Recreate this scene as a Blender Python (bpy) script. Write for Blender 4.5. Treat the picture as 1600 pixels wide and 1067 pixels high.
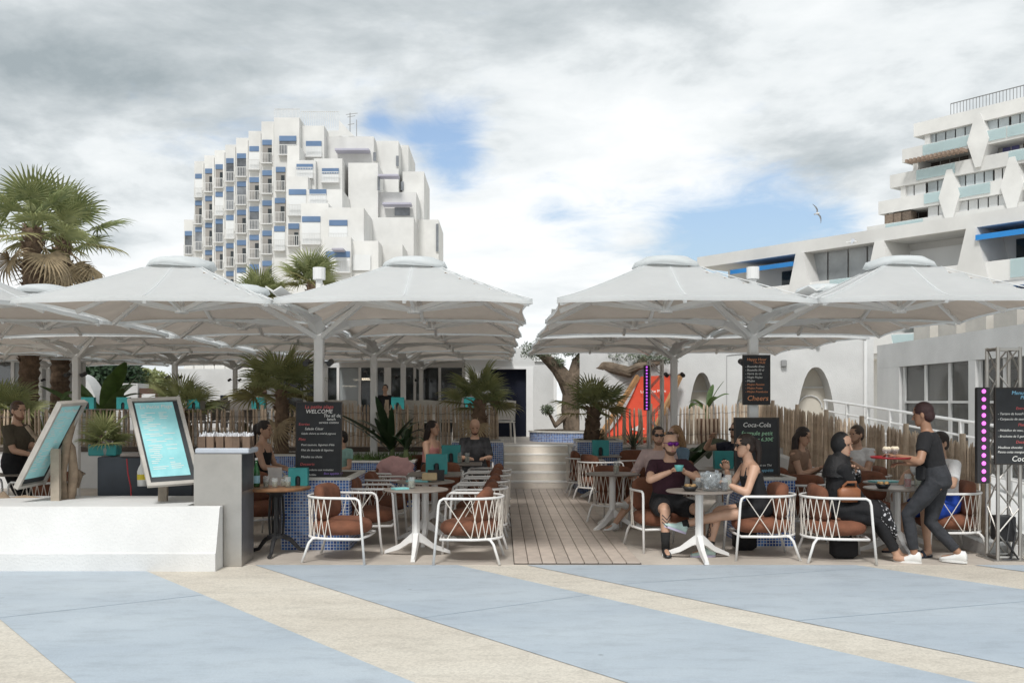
import bpy, math, random
from mathutils import Vector as V, Matrix as M, noise as NZ
R = math.radians
scene = bpy.context.scene
for o in list(bpy.data.objects): bpy.data.objects.remove(o)
C = scene.collection
# ---------------- camera
F = 1555.0; CX = 782.0; HY = 628.0; CH = 1.65
cam = bpy.data.cameras.new('camera'); camo = bpy.data.objects.new('camera', cam); C.objects.link(camo)
camo.location = (0, 0, CH); camo.rotation_euler = (R(90), 0, 0)
cam.sensor_width = 36; cam.lens = 36*F/1600; cam.shift_x = 18/1600; cam.shift_y = 94.5/1600
cam.clip_start = .1; cam.clip_end = 3000
scene.camera = camo
# ---------------- sky and sun
SUN_EL, SUN_AZ = 52, 192      # azimuth: clockwise from +Y (behind the camera, to the right)
world = bpy.data.worlds.new('World'); scene.world = world; world.use_nodes = True
def build_sky():
    nt = world.node_tree; N = nt.nodes; L = nt.links; N.clear()
    def nd(t, **k):
        n = N.new(t)
        for a, b in k.items(): setattr(n, a, b)
        return n
    def mth(op, a, b=None, c=None, clamp=False):
        n = nd('ShaderNodeMath', operation=op, use_clamp=clamp)
        for i, v in enumerate((a, b, c)):
            if v is None: continue
            if isinstance(v, (int, float)): n.inputs[i].default_value = v
            else: L.new(v, n.inputs[i])
        return n.outputs[0]
    out = nd('ShaderNodeOutputWorld')
    sky = nd('ShaderNodeTexSky', sky_type='NISHITA', sun_disc=False, sun_elevation=R(SUN_EL), sun_rotation=R(SUN_AZ))
    sky.air_density = 1.0; sky.dust_density = 3.5; sky.ozone_density = 1.2
    bg1 = nd('ShaderNodeBackground'); bg1.inputs[1].default_value = .105; L.new(sky.outputs[0], bg1.inputs[0])
    tc = nd('ShaderNodeTexCoord'); sep = nd('ShaderNodeSeparateXYZ'); L.new(tc.outputs['Generated'], sep.inputs[0])
    z = mth('MAXIMUM', sep.outputs[2], 0.0); z = mth('ADD', z, .16)
    px = mth('DIVIDE', sep.outputs[0], z); py = mth('DIVIDE', sep.outputs[1], z)
    cb = nd('ShaderNodeCombineXYZ'); L.new(px, cb.inputs[0]); L.new(py, cb.inputs[1])
    def noise(scale, detail, rough, off, dist=0):
        mp = nd('ShaderNodeMapping'); L.new(cb.outputs[0], mp.inputs[0]); mp.inputs[1].default_value = off
        n = nd('ShaderNodeTexNoise'); n.inputs['Scale'].default_value = scale; n.inputs['Detail'].default_value = detail
        n.inputs['Roughness'].default_value = rough; n.inputs['Distortion'].default_value = dist
        L.new(mp.outputs[0], n.inputs['Vector']); return n.outputs[0]
    # where the cloud deck opens on blue (direction, angular size)
    gaps = [(710, 245, .034, .40), (590, 192, .018, .32), (650, 215, .018, .22), (1200, 345, .06, .46), (1310, 362, .05, .42), (1060, 380, .05, .42), (930, 375, .035, .36), (860, 330, .03, .26), (1130, 395, .05, .3)]
    g = None
    for (gx, gy, w, a) in gaps:
        d = V(((gx-CX)/F, 1, (HY-gy)/F)).normalized()
        dp = nd('ShaderNodeVectorMath', operation='DOT_PRODUCT'); nv = nd('ShaderNodeVectorMath', operation='NORMALIZE')
        L.new(tc.outputs['Generated'], nv.inputs[0]); L.new(nv.outputs[0], dp.inputs[0]); dp.inputs[1].default_value = d
        e = mth('SUBTRACT', 1.0, dp.outputs['Value']); e = mth('MULTIPLY', e, -2/(w*w)); e = mth('EXPONENT', e); e = mth('MULTIPLY', e, a)
        g = e if g is None else mth('ADD', g, e)
    n1 = noise(.9, 9, .58, (3.1, 1.7, 0), .3)
    cov = mth('SUBTRACT', mth('ADD', mth('MULTIPLY', n1, 1.1), mth('MULTIPLY', noise(4.5, 9, .62, (2.2, 5.1, 0), .5), .55)), g)
    cm = nd('ShaderNodeMapRange', interpolation_type='SMOOTHSTEP'); L.new(cov, cm.inputs[0])
    cm.inputs[1].default_value = .30; cm.inputs[2].default_value = .68
    # light and dark masses
    n2 = noise(.75, 8, .55, (7.3, 4.2, 0), .4); n3 = noise(2.6, 8, .6, (1.3, 9.2, 0), .2)
    el = mth('MULTIPLY', mth('MINIMUM', sep.outputs[2], .34), .62)
    sh = mth('ADD', mth('MULTIPLY', n2, 1.25), mth('MULTIPLY', n3, .62)); sh = mth('SUBTRACT', sh, el)
    rp = nd('ShaderNodeValToRGB'); L.new(sh, rp.inputs[0]); e = rp.color_ramp.elements
    e[0].position = .52; e[0].color = (.235, .27, .288, 1); e[1].position = .96; e[1].color = (.61, .625, .63, 1)
    m_ = e.new(.68); m_.color = (.375, .405, .42, 1); m_ = e.new(.80); m_.color = (.52, .545, .555, 1)
    bg2 = nd('ShaderNodeBackground'); L.new(rp.outputs[0], bg2.inputs[0]); bg2.inputs[1].default_value = .9
    mx = nd('ShaderNodeMixShader'); L.new(cm.outputs[0], mx.inputs[0]); L.new(bg1.outputs[0], mx.inputs[1]); L.new(bg2.outputs[0], mx.inputs[2])
    L.new(mx.outputs[0], out.inputs[0])
build_sky()
sl = bpy.data.lights.new('sun', 'SUN'); sl.energy = 1.5; sl.angle = R(12); sl.color = (1, .98, .95)
so = bpy.data.objects.new('sun', sl); C.objects.link(so)
so.rotation_euler = (R(90-SUN_EL), 0, R(180-SUN_AZ)); so.location = (20, -20, 40)
vs = scene.view_settings; vs.view_transform = 'Standard'; vs.look = 'None'; vs.gamma = 1; vs.exposure = .88
scene.render.engine = 'CYCLES'

# ---------------- helpers
def P(px, py, Y): return V(((px-CX)/F*Y, Y, CH-(py-HY)/F*Y))       # point seen at photo position, depth Y
def GX(px, Y): return (px-CX)/F*Y
def GY(py, z=0): return F*(CH-z)/(py-HY)
rnd = random.Random(7)
MATS = {}
def mat(name, col, rough=.6, var=.12, scale=6, metal=0, bump=0, bscale=60, emit=None, alpha=None, trans=0, spec=None, col2=None):
    if name in MATS: return MATS[name]
    m = bpy.data.materials.new(name); m.use_nodes = True; MATS[name] = m
    nt = m.node_tree; b = nt.nodes['Principled BSDF']; L = nt.links
    b.inputs['Roughness'].default_value = rough; b.inputs['Metallic'].default_value = metal
    if spec is not None: b.inputs['Specular IOR Level'].default_value = spec
    c = tuple(col)+(1,)
    b.inputs['Base Color'].default_value = c
    if trans: b.inputs['Transmission Weight'].default_value = trans; b.inputs['IOR'].default_value = 1.45
    if alpha is not None: b.inputs['Alpha'].default_value = alpha
    if emit: b.inputs['Emission Color'].default_value = tuple(emit[:3])+(1,); b.inputs['Emission Strength'].default_value = emit[3]
    tc = nt.nodes.new('ShaderNodeTexCoord')
    if var or col2:
        n = nt.nodes.new('ShaderNodeTexNoise'); n.inputs['Scale'].default_value = scale; n.inputs['Detail'].default_value = 6; n.inputs['Roughness'].default_value = .62
        L.new(tc.outputs['Object'], n.inputs['Vector'])
        oi = nt.nodes.new('ShaderNodeObjectInfo')
        ad = nt.nodes.new('ShaderNodeMath'); ad.operation = 'MULTIPLY_ADD'; L.new(oi.outputs['Random'], ad.inputs[0]); ad.inputs[1].default_value = .25; L.new(n.outputs[0], ad.inputs[2])
        rp = nt.nodes.new('ShaderNodeValToRGB'); L.new(ad.outputs[0], rp.inputs[0])
        e = rp.color_ramp.elements; e[0].position = .38; e[1].position = .85
        d = col2 if col2 else tuple(x*(1-2*var) for x in col)
        e[0].color = tuple(d)+(1,); e[1].color = tuple(min(1, x*(1+.5*var)) for x in col)+(1,)
        L.new(rp.outputs[0], b.inputs['Base Color'])
    if bump:
        n2 = nt.nodes.new('ShaderNodeTexNoise'); n2.inputs['Scale'].default_value = bscale; n2.inputs['Detail'].default_value = 4
        L.new(tc.outputs['Object'], n2.inputs['Vector'])
        bp = nt.nodes.new('ShaderNodeBump'); bp.inputs['Strength'].default_value = bump; bp.inputs['Distance'].default_value = .02
        L.new(n2.outputs[0], bp.inputs['Height']); L.new(bp.outputs[0], b.inputs['Normal'])
    return m
class MB:
    def __init__(s): s.v = []; s.f = []; s.mi = []; s.cur = 0
    def add(s, vs, fs):
        k = len(s.v); s.v += [V(p) for p in vs]; s.f += [tuple(i+k for i in f) for f in fs]; s.mi += [s.cur]*len(fs); return s
    def box(s, c, d, rz=0, rx=0, ry=0, bev=0):
        c = V(c); x, y, z = d[0]/2, d[1]/2, d[2]/2
        m = M.Rotation(rz, 3, 'Z') @ M.Rotation(ry, 3, 'Y') @ M.Rotation(rx, 3, 'X')
        if bev:
            b = min(bev, x*.9, y*.9, z*.9); vs = []
            for zz, ins in ((-z, b), (-z+b, 0), (z-b, 0), (z, b)):
                a, e = x-ins, y-ins
                k = b*.6 if not ins else b*.4
                vs += [(-a+k, -e, zz), (a-k, -e, zz), (a, -e+k, zz), (a, e-k, zz), (a-k, e, zz), (-a+k, e, zz), (-a, e-k, zz), (-a, -e+k, zz)]
            fs = [tuple(range(7, -1, -1)), tuple(range(24, 32))]
            for r in range(3):
                for i in range(8): fs.append((r*8+i, r*8+(i+1) % 8, r*8+8+(i+1) % 8, r*8+8+i))
            return s.add([c+m @ V(p) for p in vs], fs)
        vs = [c+m @ V(p) for p in ((-x,-y,-z),(x,-y,-z),(x,y,-z),(-x,y,-z),(-x,-y,z),(x,-y,z),(x,y,z),(-x,y,z))]
        return s.add(vs, [(0,3,2,1),(4,5,6,7),(0,1,5,4),(1,2,6,5),(2,3,7,6),(3,0,4,7)])
    def bb(s, x0, x1, y0, y1, z0, z1, bev=0): return s.box(((x0+x1)/2,(y0+y1)/2,(z0+z1)/2), (abs(x1-x0),abs(y1-y0),abs(z1-z0)), bev=bev)
    def bar(s, a, b, w, h, up=(0,0,1)):
        a, b = V(a), V(b); d = (b-a).normalized(); sd = d.cross(V(up))
        if sd.length < 1e-4: sd = d.cross(V((1,0,0)))
        sd.normalize(); u = sd.cross(d); sd = sd*w/2; u = u*h/2
        return s.add([a-sd-u,a+sd-u,a+sd+u,a-sd+u,b-sd-u,b+sd-u,b+sd+u,b-sd+u], [(0,1,2,3),(7,6,5,4),(0,4,5,1),(1,5,6,2),(2,6,7,3),(3,7,4,0)])
    def loft(s, rings, cap=True, closed=False):
        n = len(rings[0]); k = len(s.v); fs = []
        for r in rings: s.v += [V(p) for p in r]
        m = len(rings)
        for i in range(m if closed else m-1):
            a, b = k+i*n, k+((i+1) % m)*n
            for j in range(n): fs.append((a+j, a+(j+1) % n, b+(j+1) % n, b+j))
        if cap and not closed: fs += [tuple(k+j for j in range(n-1, -1, -1)), tuple(k+(m-1)*n+j for j in range(n))]
        s.f += fs; s.mi += [s.cur]*len(fs); return s
    def tube(s, pts, r, n=8, closed=False, cap=True):
        pts = [V(p) for p in pts]; m = len(pts); rr = r if isinstance(r, (list, tuple)) else [r]*m
        rings = []; pu = None
        for i, p in enumerate(pts):
            a = pts[i-1] if (i or closed) else p; b = pts[(i+1) % m] if (i < m-1 or closed) else p
            d = (b-a); d = d.normalized() if d.length > 1e-9 else V((0,0,1))
            if pu is None: pu = d.cross(V((0,0,1)));  pu = pu if pu.length > 1e-3 else d.cross(V((1,0,0)))
            pu = (pu-d*pu.dot(d)); pu = pu.normalized() if pu.length > 1e-6 else d.orthogonal().normalized()
            w = d.cross(pu)
            rings.append([p+(pu*math.cos(t)+w*math.sin(t))*rr[i] for t in [2*math.pi*j/n for j in range(n)]])
        return s.loft(rings, cap, closed)
    def lathe(s, prof, n=20, c=(0,0,0), arc=None):
        c = V(c); return s.loft([[c+V((r*math.cos(t), r*math.sin(t), z)) for t in [2*math.pi*j/n for j in range(n)]] for r, z in prof])
    def ell(s, c, r, n=12, m=8, rot=None):
        c = V(c); rings = []
        for i in range(m+1):
            ph = -math.pi/2+math.pi*i/m; q = max(math.cos(ph), .02)
            ring = [V((r[0]*q*math.cos(t), r[1]*q*math.sin(t), r[2]*math.sin(ph))) for t in [2*math.pi*j/n for j in range(n)]]
            rings.append([c+(rot @ p if rot else p) for p in ring])
        return s.loft(rings)
    def grid(s, rows, double=False):
        n = len(rows[0]); k = len(s.v); 
        for r in rows: s.v += [V(p) for p in r]
        fs = [(k+i*n+j, k+i*n+j+1, k+(i+1)*n+j+1, k+(i+1)*n+j) for i in range(len(rows)-1) for j in range(n-1)]
        s.f += fs; s.mi += [s.cur]*len(fs); return s
    def poly(s, pts, t=None, axis=None):
        n = len(pts); pts = [V(p) for p in pts]
        if t is None: return s.add(pts, [tuple(range(n))])
        q = [p+V(axis)*t for p in pts]
        return s.add(pts+q, [tuple(range(n-1,-1,-1)), tuple(range(n, 2*n))]+[(i,(i+1)%n,n+(i+1)%n,n+i) for i in range(n)])
    def mesh(s, name, mats, smooth=False):
        me = bpy.data.meshes.new(name); me.from_pydata([tuple(p) for p in s.v], [], s.f)
        for m in (mats if isinstance(mats, (list, tuple)) else [mats]): me.materials.append(m)
        if any(s.mi): me.polygons.foreach_set('material_index', s.mi)
        if smooth: me.polygons.foreach_set('use_smooth', [True]*len(s.f))
        me.validate(); me.update(); return me
    def build(s, name, mats, parent=None, smooth=False):
        return link(name, s.mesh(name, mats, smooth), parent)
def link(name, me, parent=None, loc=None, rz=None):
    o = bpy.data.objects.new(name, me); C.objects.link(o)
    if parent is not None: o.parent = parent
    if loc is not None: o.location = loc
    if rz is not None: o.rotation_euler[2] = rz
    return o
def tag(o, label, cat, group=None):
    o['label'] = label; o['category'] = cat
    if group: o['group'] = group
    return o
def thing(name, label, cat, loc=(0,0,0), rz=0, group=None):
    o = bpy.data.objects.new(name, None); C.objects.link(o); o.location = loc; o.rotation_euler[2] = rz
    o.empty_display_size = .1
    return tag(o, label, cat, group)
def struct(o): o['kind'] = 'structure'; return o
def kids(o): return [c for c in bpy.data.objects if c.parent is o]
def dup(root, loc, rz=0, label=None, group=None, skip=()):
    r = root.copy(); C.objects.link(r); r.location = loc; r.rotation_euler = (0, 0, rz)
    if label: r['label'] = label
    if group: r['group'] = group
    for ch in kids(root):
        if ch.name.split('.')[0] in skip: continue
        c = ch.copy(); C.objects.link(c); c.parent = r
        for g in kids(ch):
            d = g.copy(); C.objects.link(d); d.parent = c
    return r
def text(s, size, mtl, parent, loc, rot=(R(90),0,0), align='LEFT', shear=0, name='lettering', ext=.0008, sx=1, space=1):
    cu = bpy.data.curves.new(name, 'FONT'); cu.body = s; cu.size = size; cu.align_x = align; cu.shear = shear; cu.extrude = ext; cu.space_character = space; cu.resolution_u = 2
    t = bpy.data.objects.new(name, cu); C.objects.link(t)
    dg = bpy.context.evaluated_depsgraph_get(); me = bpy.data.meshes.new_from_object(t.evaluated_get(dg))
    bpy.data.objects.remove(t); me.materials.clear(); me.materials.append(mtl)
    o = link(name, me, parent); o.location = loc; o.rotation_euler = rot; o.scale = (sx, 1, 1)
    return o
def smooth_noise(p, s=1): return NZ.noise(V(p)*s)
# ---------------- materials
white_wall = mat('white render', (.67,.67,.66), .85, .10, .9, bump=.3, bscale=40)
white_paint = mat('white powder coat', (.80,.80,.79), .4, .04, 3)
far_white = mat('white facade paint', (.71,.705,.685), .8, .10, .3)
concrete = mat('patio concrete', (.56,.50,.435), .75, .16, 1.4, bump=.15, bscale=30)
stone_step = mat('pale step stone', (.84,.77,.68), .7, .08, 4, bump=.2, bscale=30)
nosing_m = mat('step nosing', (.86,.83,.78), .6, .06, 4)
plaza_m = mat('washed aggregate', (.60,.555,.48), .85, .0, 1)
blue_m = mat('blue coated concrete', (.33,.45,.575), .55, .0, 1)
def ground_shader(m, c1, c2, gscale, gstr, big=.35):
    nt = m.node_tree; L = nt.links; b = nt.nodes['Principled BSDF']
    tc = nt.nodes.new('ShaderNodeTexCoord')
    n = nt.nodes.new('ShaderNodeTexNoise'); n.inputs['Scale'].default_value = big; n.inputs['Detail'].default_value = 8; n.inputs['Roughness'].default_value = .65
    mp = nt.nodes.new('ShaderNodeMapping'); mp.inputs['Scale'].default_value = (1, 2.2, 1); L.new(tc.outputs['Object'], mp.inputs[0]); L.new(mp.outputs[0], n.inputs['Vector'])
    g = nt.nodes.new('ShaderNodeTexVoronoi'); g.inputs['Scale'].default_value = gscale; L.new(tc.outputs['Object'], g.inputs['Vector'])
    g2 = nt.nodes.new('ShaderNodeTexNoise'); g2.inputs['Scale'].default_value = gscale*.45; g2.inputs['Detail'].default_value = 3; L.new(tc.outputs['Object'], g2.inputs['Vector'])
    rp = nt.nodes.new('ShaderNodeValToRGB'); e = rp.color_ramp.elements; e[0].position = .3; e[1].position = .72; e[0].color = c1+(1,); e[1].color = c2+(1,)
    L.new(n.outputs[0], rp.inputs[0])
    sp = nt.nodes.new('ShaderNodeSeparateColor'); L.new(g.outputs['Color'], sp.inputs[0])
    ad = nt.nodes.new('ShaderNodeMath'); ad.operation = 'ADD'; L.new(sp.outputs[0], ad.inputs[0]); L.new(g2.outputs[0], ad.inputs[1])
    mr = nt.nodes.new('ShaderNodeMapRange'); L.new(ad.outputs[0], mr.inputs[0]); mr.inputs[1].default_value = .3; mr.inputs[2].default_value = 1.3; mr.inputs[3].default_value = 1-gstr; mr.inputs[4].default_value = 1+gstr*.6
    mx = nt.nodes.new('ShaderNodeVectorMath'); mx.operation = 'SCALE'; L.new(rp.outputs[0], mx.inputs[0]); L.new(mr.outputs[0], mx.inputs['Scale'])
    L.new(mx.outputs[0], b.inputs['Base Color'])
    st = nt.nodes.new('ShaderNodeTexNoise'); st.inputs['Scale'].default_value = 2.3; st.inputs['Detail'].default_value = 10; st.inputs['Roughness'].default_value = .75; L.new(mp.outputs[0], st.inputs['Vector'])
    sr = nt.nodes.new('ShaderNodeMapRange'); L.new(st.outputs[0], sr.inputs[0]); sr.inputs[1].default_value = .36; sr.inputs[2].default_value = .52; sr.inputs[3].default_value = .86; sr.inputs[4].default_value = 1.0
    vo = nt.nodes.new('ShaderNodeTexVoronoi'); vo.inputs['Scale'].default_value = 1.7; L.new(tc.outputs['Object'], vo.inputs['Vector']); vr = nt.nodes.new('ShaderNodeMapRange'); L.new(vo.outputs['Distance'], vr.inputs[0]); vr.inputs[1].default_value = .012; vr.inputs[2].default_value = .045; vr.inputs[3].default_value = .62; vr.inputs[4].default_value = 1
    sm = nt.nodes.new('ShaderNodeMath'); sm.operation = 'MULTIPLY'; L.new(sr.outputs[0], sm.inputs[0]); L.new(vr.outputs[0], sm.inputs[1]); sr = sm
    mx2 = nt.nodes.new('ShaderNodeVectorMath'); mx2.operation = 'SCALE'; L.new(mx.outputs[0], mx2.inputs[0]); L.new(sr.outputs[0], mx2.inputs['Scale']); L.new(mx2.outputs[0], b.inputs['Base Color'])
    bp = nt.nodes.new('ShaderNodeBump'); bp.inputs['Strength'].default_value = .3; bp.inputs['Distance'].default_value = .006; L.new(ad.outputs[0], bp.inputs['Height']); L.new(bp.outputs[0], b.inputs['Normal'])
ground_shader(plaza_m, (.52,.475,.405), (.64,.60,.525), 70, .15)
ground_shader(blue_m, (.39,.45,.51), (.48,.54,.59), 120, .05, .5)
def mosaic():
    m = bpy.data.materials.new('blue glass mosaic'); m.use_nodes = True; nt = m.node_tree; L = nt.links; b = nt.nodes['Principled BSDF']; b.inputs['Roughness'].default_value = .22
    tc = nt.nodes.new('ShaderNodeTexCoord'); ge = nt.nodes.new('ShaderNodeNewGeometry')
    s1 = nt.nodes.new('ShaderNodeSeparateXYZ'); L.new(tc.outputs['Object'], s1.inputs[0]); s2 = nt.nodes.new('ShaderNodeSeparateXYZ'); L.new(ge.outputs['Normal'], s2.inputs[0])
    ab = nt.nodes.new('ShaderNodeMath'); ab.operation = 'ABSOLUTE'; L.new(s2.outputs[0], ab.inputs[0])
    gt = nt.nodes.new('ShaderNodeMath'); gt.operation = 'GREATER_THAN'; L.new(ab.outputs[0], gt.inputs[0]); gt.inputs[1].default_value = .7
    mi = nt.nodes.new('ShaderNodeMix'); L.new(gt.outputs[0], mi.inputs[0]); L.new(s1.outputs[0], mi.inputs[2]); L.new(s1.outputs[1], mi.inputs[3])
    cb = nt.nodes.new('ShaderNodeCombineXYZ'); L.new(mi.outputs[0], cb.inputs[0]); L.new(s1.outputs[2], cb.inputs[1])
    br = nt.nodes.new('ShaderNodeTexBrick'); br.offset = 0; br.squash = 1; L.new(cb.outputs[0], br.inputs['Vector'])
    br.inputs['Scale'].default_value = 1; br.inputs['Brick Width'].default_value = .034; br.inputs['Row Height'].default_value = .034; br.inputs['Mortar Size'].default_value = .0035; br.inputs['Mortar Smooth'].default_value = .1; br.inputs['Bias'].default_value = -.1
    br.inputs['Color1'].default_value = (.02,.055,.22,1); br.inputs['Color2'].default_value = (.10,.24,.58,1); br.inputs['Mortar'].default_value = (.55,.58,.62,1)
    L.new(br.outputs[0], b.inputs['Base Color']); return m
mosaic_m = mosaic()
soil_m = mat('planter soil', (.10,.075,.05), .95, .3, 20, bump=.6)
plank_m = mat('weathered deck board', (.54,.46,.395), .7, .14, 5, bump=.25, bscale=50)
picket_m = mat('split chestnut pale', (.58,.465,.35), .85, .26, 5, bump=.4, bscale=40, col2=(.31,.235,.175))
wire_m = mat('fence wire', (.12,.11,.10), .6, 0)
glass_dark = mat('dark window glass', (.035,.045,.05), .05, 0, alpha=.72, spec=.6)
glass_pale = mat('pale reflection glass', (.40,.43,.44), .08, .08, .6, alpha=.85)  # pale tone puts the pane's reflection into the glass colour
navy = mat('navy door curtain', (.004,.007,.022), .9, .2, 3)
blue_panel = mat('slate blue panel', (.12,.20,.34), .6, .12, .4)
shutter_m = mat('white roller shutter', (.72,.73,.73), .6, .04, .5)
steel = mat('brushed stainless', (.52,.50,.47), .33, .1, 2.5, metal=.85)
rail_m = mat('grey balcony rail', (.62,.62,.61), .5, .05, 1)
awn_blue = mat('bright blue awning', (.02,.22,.58), .7, .1, 1)
teal = mat('teal painted plastic', (.03,.29,.29), .4, .1, 8)
tint = mat('turquoise tinted balcony glass', (.55,.70,.72), .08, .06, .5, alpha=.5)
# ---------------- ground
g = MB(); g.add([(-900,-60,0),(900,-60,0),(900,1500,0),(-900,1500,0)], [(0,1,2,3)]); struct(g.build('plaza_ground', plaza_m))
K = .765
joint_m = mat('saw cut joint', (.30,.375,.44), .8, 0)
for c0, c1 in ((-1.9,.75),(1.98,3.97),(5.22,7.27),(7.97,11.3),(12.5,15.2)):
    ya, yb = 10.07, -4
    o = MB().add([(c0-K*ya,ya,.004),(c0-K*yb,yb,.004),(c1-K*yb,yb,.004),(c1-K*ya,ya,.004)], [(0,1,2,3)]).build('blue_band', blue_m); struct(o)
    for yy in (7.6, 4.2) if c0 != 7.97 else (9.0, 7.5):
        x0, x1 = c0-K*yy, c1-K*(yy+.9)
        MB().add([(x0+.01,yy,.0055),(x0+.01,yy+.012,.0055),(x1-.01,yy+.912,.0055),(x1-.01,yy+.9,.0055)][::-1], [(0,1,2,3)]).build('expansion_joint', joint_m, o)
struct(MB().bb(-22, 5.42, 10.08, 19.2, -.1, .006).build('patio_floor', concrete))
# wooden walkway: single boards
dk = MB().bb(.135, 1.43, 10.085, 18.7, .0065, .012).build('boardwalk', mat('board gap shadow', (.03,.025,.02), .9, 0)); struct(dk)
pm = MB().bb(-.068, .068, 10.09, 18.69, .0125, .03, bev=.004).mesh('deck_board', plank_m)
for i in range(9): link('deck_board', pm, dk, (.21+i*.1425, 0, rnd.uniform(-.001,.001)))
# raised terrace with steps
tr = MB().bb(-24, .06, 19.0, 60, -.1, .775).bb(.06, 1.36, 19.95, 60, -.1, .775).bb(1.36, 14, 18.9, 60, -.1, .775).build('raised_terrace', white_wall); struct(tr)
MB().bb(-24, -.9, 18.97, 19.12, .70, .79).build('edge_board', mat('dark edge board', (.06,.045,.035), .7, .2, 5), tr)
tile_m = mat('terrace paving', (.40,.36,.32), .7, .15, 1.5)
MB().bb(-24, .06, 19.13, 59, .776, .782).bb(.06, 1.36, 20.3, 59, .776, .782).bb(1.36, 14, 18.92, 59, .776, .782).build('paving', tile_m, tr)
for k in range(5):
    s = MB().bb(.07, 1.35, 18.7+.31*k, 19.96, .156*k, .156*(k+1)-.03).build('step', stone_step, tr)
    MB().bb(.07, 1.35, 18.697+.31*k, 18.7+.31*(k+1)+.02, .156*(k+1)-.03, .156*(k+1)+.004, bev=.008).build('nosing', nosing_m, s)
# ---------------- mosaic planters
def planter(label, x0, x1, y0, y1, z0, z1, rim=True):
    t = thing('mosaic_planter', label, 'planter', ((x0+x1)/2, (y0+y1)/2, z0)); w, d, h = (x1-x0)/2, (y1-y0)/2, z1-z0
    MB().bb(-w, w, -d, d, 0, h-.02).build('tiled_body', mosaic_m, t)
    r = MB(); q = .05
    for a in ((-w-.012, w+.012, -d-.012, -d+q), (-w-.012, w+.012, d-q, d+.012), (-w-.012, -w+q, -d+q, d-q), (w-q, w+.012, -d+q, d-q)): r.bb(*a, h-.02, h+.012)
    r.build('rim', mat('pale planter rim', (.62,.61,.57), .7, .1, 6), t)
    MB().bb(-w+q, w-q, -d+q, d-q, h-.02, h-.005).build('soil', soil_m, t); return t
planter('blue mosaic planter carrying the welcome blackboard', -2.44, -1.68, 11.06, 12.3, .006, .80)
planter('blue mosaic planter carrying the breakfast formula blackboard', 2.78, 3.36, 11.35, 12.4, .006, .78)
planter('blue mosaic planter left of the steps holding a fan palm', -.88, .05, 18.1, 18.95, .006, .93)
planter('blue mosaic planter right of the steps holding a fan palm', 1.38, 2.2, 17.9, 18.85, .006, .95)
planter('blue mosaic planter with flowering plants at the second parasol mast', -2.55, -1.35, 15.6, 17.3, .006, .72)
planter('blue mosaic planter with palm behind the lone dark haired woman', -4.15, -3.35, 16.4, 17.4, .006, .78)
t = thing('curved_planter', 'curved low blue mosaic planter around the olive tree', 'planter', (1.9, 22.3, .782))
def disc(cx, rx, ry, z0, z1, n=36): return [[V((cx+rx*math.cos(a), ry*math.sin(a), z)) for a in [2*math.pi*j/n for j in range(n)]] for z in (z0, z1)]
MB().loft(disc(0, 1.25, .95, 0, .2)).build('tiled_body', mosaic_m, t); MB().loft(disc(0, 1.27, .97, .2, .235)).build('rim', mat('pale planter rim', ()), t); MB().loft(disc(0, 1.15, .85, .235, .245)).build('soil', soil_m, t)
# ---------------- pavilion with glazed doors and navy doorway
t = thing('restaurant_pavilion', 'low white restaurant pavilion with glazed doors and navy doorway', 'building', (0, 28, .782))
def pv(a, b, y, z0, z1, th=.12): return (GX(a, y), GX(b, y), y-28, y-28+th, z0-.782, z1-.782)
MB().bb(*pv(380, 724, 28, 2.62, 3.05, .5)).build('fascia', white_wall, t)
MB().bb(GX(380,28), GX(724,28), .3, 7, 2.27, 2.4).build('roof', white_wall, t)
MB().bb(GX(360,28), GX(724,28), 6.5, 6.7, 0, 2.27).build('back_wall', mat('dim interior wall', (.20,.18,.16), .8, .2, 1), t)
for a, b in ((424,431),(474,479),(505,512),(526,530),(560,564),(600,611),(646,650),(685,689),(722,727)):
    MB().bb(*pv(a, b, 28, .782, 2.618, .14)).build('mullion', white_paint, t)
for a, b, m in ((431,474,glass_dark),(479,505,glass_dark),(512,526,glass_dark),(530,560,glass_pale),(564,600,glass_dark),(611,646,glass_dark),(650,685,glass_dark),(689,722,glass_dark)):
    MB().bb(*pv(a, b, 28.06, .80, 2.615, .02)).build('window_pane', m, t)
strip = mat('warm ceiling strip light', (1,.9,.75), .5, 0, emit=(1,.88,.68,5))
for a, b, py in ((535,556,604),(552,580,594),(561,577,592)):
    p = P(a, py, 31); q = P(b, py, 31); MB().bb(p.x, q.x, 3, 3.06, p.z-.782, p.z-.75).build('ceiling_light', strip, t)
dw = MB(); y = 24.9-28
for a, b, z0, z1 in ((727,766,.782,3.0),(826,868,.782,3.0),(766,826,2.47,3.0)): dw.bb(GX(a,24.9), GX(b,24.9), y, y+.35, z0-.782, z1-.782)
dw.bb(GX(868,24.9)-.3, GX(868,24.9), y+.35, 3, 0, 2.2).bb(GX(727,24.9), GX(727,24.9)+.2, y+.35, 0, 0, 2.2).build('entrance_wall', white_wall, t)
fr = MB(); fr.bb(GX(826,24.9)-.06, GX(826,24.9)+.12, y-.03, y-.002, 0, 1.75).bb(GX(766,24.9)-.03, GX(826,24.9)-.06, y-.03, y-.002, 1.69, 1.75).build('door_frame', white_paint, t)
MB().bb(GX(764,24.9), GX(828,24.9), y+.2, y+.25, 0, 1.75).build('doorway_curtain', navy, t)
MB().bb(GX(866,24.9)-.02, GX(866,24.9)+.06, y-.06, y-.003, 0, 1.95).bb(GX(835,24.9), GX(866,24.9), y-.06, y-.003, 1.88, 1.95).build('side_frame', white_paint, t)
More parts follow.
